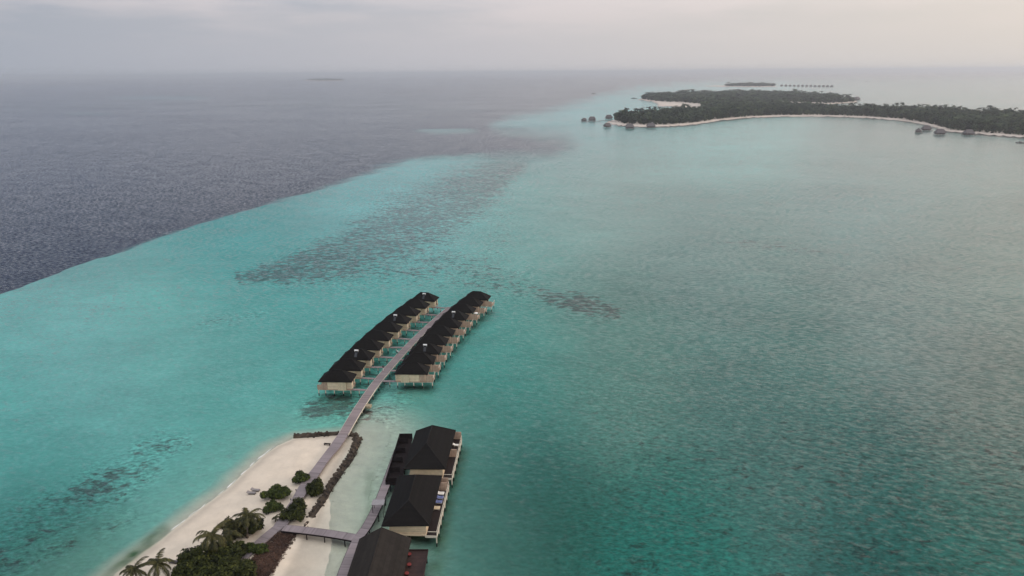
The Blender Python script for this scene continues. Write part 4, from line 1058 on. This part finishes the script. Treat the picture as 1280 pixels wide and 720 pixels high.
# ------------------------------------------------------------------ the wooded islands
def island(name, outline, inset, top=1.1):
    """low sand body from a height grid over its plan"""
    xs = [p[0] for p in outline]; ys = [p[1] for p in outline]; st = max(3.0, (max(ys) - min(ys)) / 160)
    x, y = np.meshgrid(np.arange(min(xs) - 2 * st, max(xs) + 2 * st, st), np.arange(min(ys) - 2 * st, max(ys) + 2 * st, st))
    d = poly_sdf(x, y, outline) + (vnoise(x, y, 25) - .5) * inset * .8; h = np.minimum(top, d * top / inset); nr, na = x.shape
    q = (h[:-1, :-1] > -.9) & (h[1:, 1:] > -.9) & (h[1:, :-1] > -.9) & (h[:-1, 1:] > -.9)
    F = np.array([(i * na + j, i * na + j + 1, (i + 1) * na + j + 1, (i + 1) * na + j) for i, j in zip(*np.nonzero(q))])
    used = np.unique(F); idx = np.zeros(nr * na, int); idx[used] = np.arange(len(used))
    V = np.stack([x.ravel(), y.ravel(), np.maximum(h, -.9).ravel()], 1)[used]
    me = bpy.data.meshes.new(name); me.from_pydata(V.tolist(), [], idx[F].tolist()); me.materials.append(ISAND); me.update()
    o = bpy.data.objects.new(name, me); C.objects.link(o); o['kind'] = 'structure'
ISAND = mat('island_sand', (.56, .49, .43), .95, .03, .12)
W2 = lambda pts, z=0: [tuple(P(a, b, z)[:2]) for a, b in pts]
ISL_A = [(757, 153), (775, 157), (800, 158.2), (835, 158.2), (870, 155.5), (905, 150), (940, 147), (980, 145.6), (1030, 145.6), (1080, 147), (1125, 150.5), (1158, 156), (1185, 164), (1230, 168), (1290, 172.5), (1420, 184),
         (1420, 152), (1290, 146), (1200, 141), (1100, 138), (1000, 135), (900, 136), (860, 141), (800, 146), (770, 149)]
island('island_sand', W2(ISL_A), 5)
FOR_A = [(768, 150.5), (776, 155), (800, 156.8), (835, 156.8), (870, 154), (905, 148.6), (940, 145.8), (980, 144.5), (1030, 144.5), (1080, 145.9), (1125, 149.2), (1160, 154.8), (1187, 162.8), (1232, 166.8), (1290, 171), (1420, 182),
         (1420, 154), (1290, 148), (1200, 143.5), (1100, 140), (1000, 137), (900, 138), (860, 143), (800, 148)]
ISL_B = [(797, 124.5), (815, 127), (822, 130), (822, 132.5), (838, 133), (850, 135.5), (856, 139), (900, 139.5), (1000, 137), (1000, 134), (948, 131), (948, 128.8), (990, 128.6), (1040, 130.2), (1072, 128), (1068, 125), (1050, 122), (1000, 118.5), (930, 116.5), (860, 118), (810, 121)]
island('island_sand', W2(ISL_B), 6)
FOR_B = [(799, 124), (815, 126.3), (826, 127.5), (850, 128.5), (876, 130), (880, 136), (900, 138.5), (1000, 136), (1000, 134.5), (946, 131.5), (946, 128.2), (990, 128), (1040, 129.6), (1068, 127.6), (1064, 125), (1046, 122.4), (998, 119), (930, 117.2), (862, 118.8), (812, 121.6)]
ISL_C = [(880, 107.5), (900, 108.2), (950, 108.6), (972, 108.2), (966, 107.0), (940, 106.2), (900, 107.0)]
island('island_sand', W2(ISL_C), 8)
FOR_C = [(905, 107.4), (912, 108.0), (950, 108.3), (968, 108.0), (962, 107.2), (940, 106.4), (915, 106.8)]
ISL_D = [(380, 100.6), (400, 101.4), (428, 101.0), (428, 100.0), (400, 99.6), (382, 99.8)]
island('island_sand', W2(ISL_D), 8)

def tree_templates():
    T = []
    for k in range(5):   # broadleaf / bushy crowns from leaf-clump faces
        rng = random.Random(100 + k); bl = [((0, 0, 8), (3.6, 3.6, 3.2)), ((0, 0, 3.2), (3.4, 3.4, 3.0))]
        for j in range(4): a = j * 1.57 + rng.random(); bl.append(((math.cos(a) * 2.6, math.sin(a) * 2.6, 6.5 + rng.random() * 3), (2.2, 2.2, 2.0)))
        V, F = leaf_cloud(rng, bl, 130, 1.1, .75)
        mb = MB(); mb.add(V, F); mb.bar((0, 0, 0), (0, 0, 8), .4, .2, 4); T.append((np.array(mb.v), mb.f))
    for k in range(4):   # palms
        rng = random.Random(200 + k); V = []; F = []
        for j in range(11):
            a = j * 2.4; d = Vector((math.cos(a), math.sin(a), 0)); s_ = Vector((-d.y, d.x, 0)); el = rng.uniform(-.1, 1.0); p = Vector((0, 0, 13.0)); k0 = len(V); ang = el
            for i in range(5):
                wd = (.25, .8, .85, .6, .1)[i]; V += [p - s_ * wd - Vector((0, 0, wd * .4)), p, p + s_ * wd - Vector((0, 0, wd * .4))]; p = p + (d * math.cos(ang) + Vector((0, 0, math.sin(ang)))) * 1.1; ang -= .42
            for i in range(4):
                q = k0 + 3 * i; F += [(q, q + 1, q + 4, q + 3), (q + 1, q + 2, q + 5, q + 4)]
        mb = MB(); mb.add(V, F); mb.bar((rng.uniform(-1, 1), rng.uniform(-1, 1), 0), (0, 0, 13.1), .25, .16, 4); T.append((np.array([tuple(v) for v in mb.v]), mb.f))
    return T
TT = tree_templates()
def forest(name, poly_px, spacing, label, seed, hs=1.0, palm_share=.3, zref=0):
    rng = np.random.RandomState(seed); W_ = W2(poly_px, zref); xs = [q[0] for q in W_]; ys = [q[1] for q in W_]
    X = np.arange(min(xs), max(xs), spacing); Y = np.arange(min(ys), max(ys), spacing); gx, gy = np.meshgrid(X, Y)
    gx = gx.ravel() + rng.uniform(-.45, .45, gx.size) * spacing; gy = gy.ravel() + rng.uniform(-.45, .45, gy.size) * spacing
    ins = poly_sdf(gx, gy, W_) > 0; gx, gy = gx[ins], gy[ins]
    VV = []; FF = []; o = 0; TV = []
    hn = vnoise(gx, gy, 45)
    for x, y, hh in zip(gx, gy, hn):
        k = (5 + rng.randint(4)) if rng.rand() < palm_share else rng.randint(5)
        v, f = TT[k]; a = rng.rand() * 6.28; s_ = hs * rng.uniform(.7, 1.3) * (.7 + .6 * hh); ca, sa = math.cos(a), math.sin(a); sx = s_ * max(1.0, spacing / 8.5)
        q = np.empty_like(v); q[:, 0] = (v[:, 0] * ca - v[:, 1] * sa) * sx + x; q[:, 1] = (v[:, 0] * sa + v[:, 1] * ca) * sx + y; q[:, 2] = v[:, 2] * s_ + .9
        VV.append(q); TV.append(np.full(len(v), rng.rand())); FF += [tuple(i + o for i in t) for t in f]; o += len(v)
    me = bpy.data.meshes.new(name); me.from_pydata(np.vstack(VV).tolist(), [], FF); me.materials.append(FOREST); me.update()
    tv = me.attributes.new('tone', 'FLOAT', 'POINT'); tv.data.foreach_set('value', np.concatenate(TV))
    ob = bpy.data.objects.new(name, me); C.objects.link(ob); tag(ob, label, 'woods', kind='stuff'); print(name, len(gx), len(FF))
forest('island_woods', FOR_A, 7.6, 'dense palm and broadleaf woods covering the long wooded island', 1, 1.05)
forest('island_woods', FOR_B, 15, 'woods on the farther lobe of the wooded island', 2, 1.1, .3)
forest('island_woods', FOR_C, 24, 'thin dark woods on the low island beyond', 3, 1.1, .2)
forest('island_woods', [(383, 100.2), (400, 101), (426, 100.7), (426, 100.2), (400, 99.9), (384, 100)], 60, 'woods on the tiny lone island at the horizon', 4, 1.3, .2)
# palms one can tell apart on the island's tip and shore
rng = random.Random(77); base = None
for i, (a, b, s_) in enumerate(((765, 152, .62), (769, 151, .8), (773, 152.5, .9), (777, 151.5, 1.0), (780.5, 153, .85), (784, 152, .78), (806, 153.5, 1.05), (812, 152.5, 1.1), (828, 153, 1.0), (846, 152, 1.1), (862, 150.5, 1.05), (880, 149, 1.15),
                                (1124, 147, 1.15), (1140, 149, 1.2), (1206, 160, 1.1), (1222, 162, 1.15), (1246, 163.5, 1.2), (1262, 164.5, 1.1), (1273, 165.5, 1.2))):
    if base is None:
        base = empty('palm_tree', (0, 0, 0)); V, F = palm_crown(random.Random(5), 5.0, 14, 8); mb = MB(); mb.add([v + Vector((.8, 0, 13)) for v in V], F); mb.build('crown', FOREST, base)
        mb = MB(); mb.tube([(0, 0, -1), (.2, 0, 6), (.8, 0, 13)], [.35, .25, .18], 6); mb.build('trunk', TRUNK, base); e = base
        kids = [o for o in bpy.data.objects if o.parent == base]
    else:
        e = base.copy(); C.objects.link(e)
        for kch in kids:
            d = kch.copy(); C.objects.link(d); d.parent = e
    p = P(a, b, 1); e.location = (p.x, p.y, .9); e.scale = (s_,) * 3; e.rotation_euler = (0, 0, rng.random() * 6)
    tip = i < 6
    tag(e, 'palm on the bare sandy tip of the wooded island, among the thatched huts' if tip else 'tall palm standing out along the front edge of the island woods', 'palm tree', 'palms at the sandy tip of the island' if tip else 'palms standing out from the island woods')

# ------------------------------------------------------------------ thatched huts round the island
def make_hut():
    e = empty('thatched_hut', (0, 0, 0))
    mb = MB(); x, y = 7.2, 5.2
    mb.add([(-x, -y, 3.6), (x, -y, 3.6), (x, y, 3.6), (-x, y, 3.6), (-x * .62, 0, 9.0), (x * .62, 0, 9.0), (-x, -y, 3.2), (x, -y, 3.2), (x, y, 3.2), (-x, y, 3.2)],
           [(0, 1, 5, 4), (1, 2, 5), (2, 3, 4, 5), (3, 0, 4), (0, 6, 7, 1), (1, 7, 8, 2), (2, 8, 9, 3), (3, 9, 6, 0), (9, 8, 7, 6)]); mb.build('roof', THATCH, e)
    mb = MB(); mb.box((0, 0, 2.5), (11.5, 7.6, 2.4)); mb.build('wall', FARWALL, e)
    mb = MB(); mb.box((0, -1, 1.2), (15, 12, .3)); mb.build('deck', FARWALL, e)
    mb = MB(); mb.box((-1.5, -3.83, 2.5), (2.2, .08, 1.9)); mb.build('glass_door', GLASS, e)
    for sx_ in (-6.5, -2.2, 2.2, 6.5):
        for sy_ in (-6.2, 4.2):
            mb = MB(); mb.bar((sx_, sy_, -2), (sx_, sy_, 1.1), .22, .22, 6); mb.build('stilt', FARWALL, e)
    return e
hut = make_hut(); hk = [o for o in bpy.data.objects if o.parent == hut]; hg = 'thatched huts around the wooded island'
HUTS = [(730, 151.6, .68, 25, 'small thatched hut farthest out in the water off the island tip'), (740, 151.4, .95, -15, 'larger thatched hut beside the outermost one off the island tip'),
        (761, 149.0, .95, 5, 'low thatched hut behind the palms of the sandy tip'), (759, 159.2, .85, 30, 'thatched hut on stilts in front of the sandy tip, apart from the others'),
        (787, 161.2, .98, 0, 'thatched hut in the water before the bushes next to the sandy tip'), (813.5, 160.2, .98, 0, 'thatched hut in the water where the long beach begins'),
        (826.5, 154.5, .95, 0, 'thatched hut at the edge of the woods behind the beach hut'), (1147.5, 166.2, .85, 60, 'steep thatched hut, first of those off the long beach end'),
        (1157.5, 163.5, .9, 0, 'thatched hut tucked behind the steep one off the long beach end'), (1174.5, 168.6, .95, -3, 'thatched hut in the middle of those off the long beach end'),
        (1210, 169.3, .95, 3, 'thatched hut beside the beach nearest the picture edge')]
for i, (a, b, s_, rz, lb_) in enumerate(HUTS):
    e = hut if i == 0 else hut.copy()
    if i:
        C.objects.link(e)
        for q in hk:
            d = q.copy(); C.objects.link(d); d.parent = e
    p = P(a, b, 0); e.location = (p.x, p.y, 0); e.scale = (s_, s_, s_); e.rotation_euler = (0, 0, R(rz)); tag(e, lb_, 'hut', hg)
# low walkway linking the huts of the tip
hj = [P(a, b, 0) for a, b in ((727, 152.4), (742, 152.6), (756, 151.6), (770, 153.5))]; hj0 = hj[0].copy()
tj = empty('hut_walkway', hj0); tag(tj, 'low timber walkway linking the outermost thatched huts to the island tip', 'walkway')
ribbon_obj('deck', [q - hj0 + Vector((0, 0, 1.5)) for q in spline(hj, 8)], 3.0, .5, PLANK, tj)
for q in spline(hj, 14):
    mb = MB(); mb.bar((q.x - hj0.x, q.y - hj0.y, -1), (q.x - hj0.x, q.y - hj0.y, 1.1), .3, .3, 6); mb.build('pile', FARWALL, tj)
# row of far water villas beyond
for i in range(13):
    a = 977 + i * 5.2; b = 108.2 + i * .08
    e = hut.copy(); C.objects.link(e); mh = None
    for q in hk:
        if q.name.split('.')[0] in ('roof', 'wall', 'deck'):
            d = q.copy(); C.objects.link(d); d.parent = e
    p = P(a, b, 0); e.location = (p.x, p.y, 0); e.scale = (1.05, 1.0, 1.25); e.rotation_euler = (0, 0, R(5)); e.name = 'far_water_villa'
    tag(e, 'tiny grey villa in the line standing in the sea beyond the wooded island', 'water villa', 'far villas in a line beyond the island')
for i, (a, b) in enumerate(((1060, 127), (1066, 126.2), (1071, 125.6))):
    e = hut.copy(); C.objects.link(e)
    for q in hk:
        d = q.copy(); C.objects.link(d); d.parent = e
    p = P(a, b, 0); e.location = (p.x, p.y, 0); e.scale = (1.25,) * 3; e.rotation_euler = (0, 0, R(15 * i))
    tag(e, ['thatched hut at the far lobe tip, touching the trees', 'middle thatched hut of three at the far lobe tip', 'outermost thatched hut at the far lobe tip'][i], 'hut', hg)
# small floating pontoon at the right edge, beacon hut, small boats
p = P(1277, 179, 0); e = empty('pontoon', (p.x, p.y, 0)); tag(e, 'dark floating pontoon off the beach at the picture edge', 'pontoon')
mb = MB(); mb.box((0, 0, .5), (13, 4.5, 1.0)); mb.build('deck', FARWALL, e)
mb = MB(); mb.box((-2, 0, 1.5), (.2, 4.2, 1.0)); mb.box((6, 0, 1.5), (.2, 4.2, 1.0)); mb.build('railing', FARWALL, e)
p = P(880, 157.5, 0)
def boat(px, py, L_, label, rz=0, cabin=True):
    p = P(px, py, 0); e = empty('boat', (p.x, p.y, 0), R(rz)); tag(e, label, 'boat')
    mb = MB(); sec = [(-.5, .55), (-.2, .9), (.15, .95), (.38, .6), (.5, .05)]; vs = []; fs = []
    bw_ = L_ * .14
    for t, k in sec: vs += [(t * L_, -bw_ * k, 1.1 + .7 * max(0, t)), (t * L_, 0, -.5), (t * L_, bw_ * k, 1.1 + .7 * max(0, t))]
    for i in range(4): q = i * 3; fs += [(q, q + 1, q + 4, q + 3), (q + 1, q + 2, q + 5, q + 4), (q, q + 3, q + 5, q + 2)]
    fs += [(0, 2, 1)]; mb.add(vs, fs); mb.build('hull', FARWALL, e)
    if cabin:
        mb = MB(); mb.box((-.08 * L_, 0, 2.2), (L_ * .42, bw_ * 1.3, 2.0), 0, 0, .9); mb.build('cabin', mat('boat_paint', (.30, .30, .32), .5, 2, .1), e)
        mb = MB(); mb.box((-.08 * L_, 0, 3.28), (L_ * .5, bw_ * 1.6, .14)); mb.build('roof', FARWALL, e)
boat(742, 117.4, 24, 'lone dark boat on the pale shallows beyond the island tip', 20)
boat(792.5, 123.2, 22, 'dark boat moored just off the far wooded lobe', -10)
boat(1083, 101.8, 28, 'tiny boat far out on the pale sea beyond the island', 0)

# ------------------------------------------------------------------ haze
def haze():
    top = 122.0; bot = -10.5; s = 210000
    mb = MB(); mb.box((0, 0, (top + bot) / 2), (2 * s, 2 * s, top - bot)); m = bpy.data.materials.new('haze_air'); m.use_nodes = True; t = m.node_tree; t.nodes.clear()
    o_ = N(t, 'ShaderNodeOutputMaterial'); v = N(t, 'ShaderNodeVolumePrincipled'); v.inputs['Color'].default_value = (.83, .90, .985, 1); v.inputs['Density'].default_value = HAZE; v.inputs['Anisotropy'].default_value = 0.35
    t.links.new(v.outputs[0], o_.inputs['Volume'])
    o = mb.build('haze', m); tag(o, 'pale even haze over the whole sea', 'haze', kind='stuff')
haze()
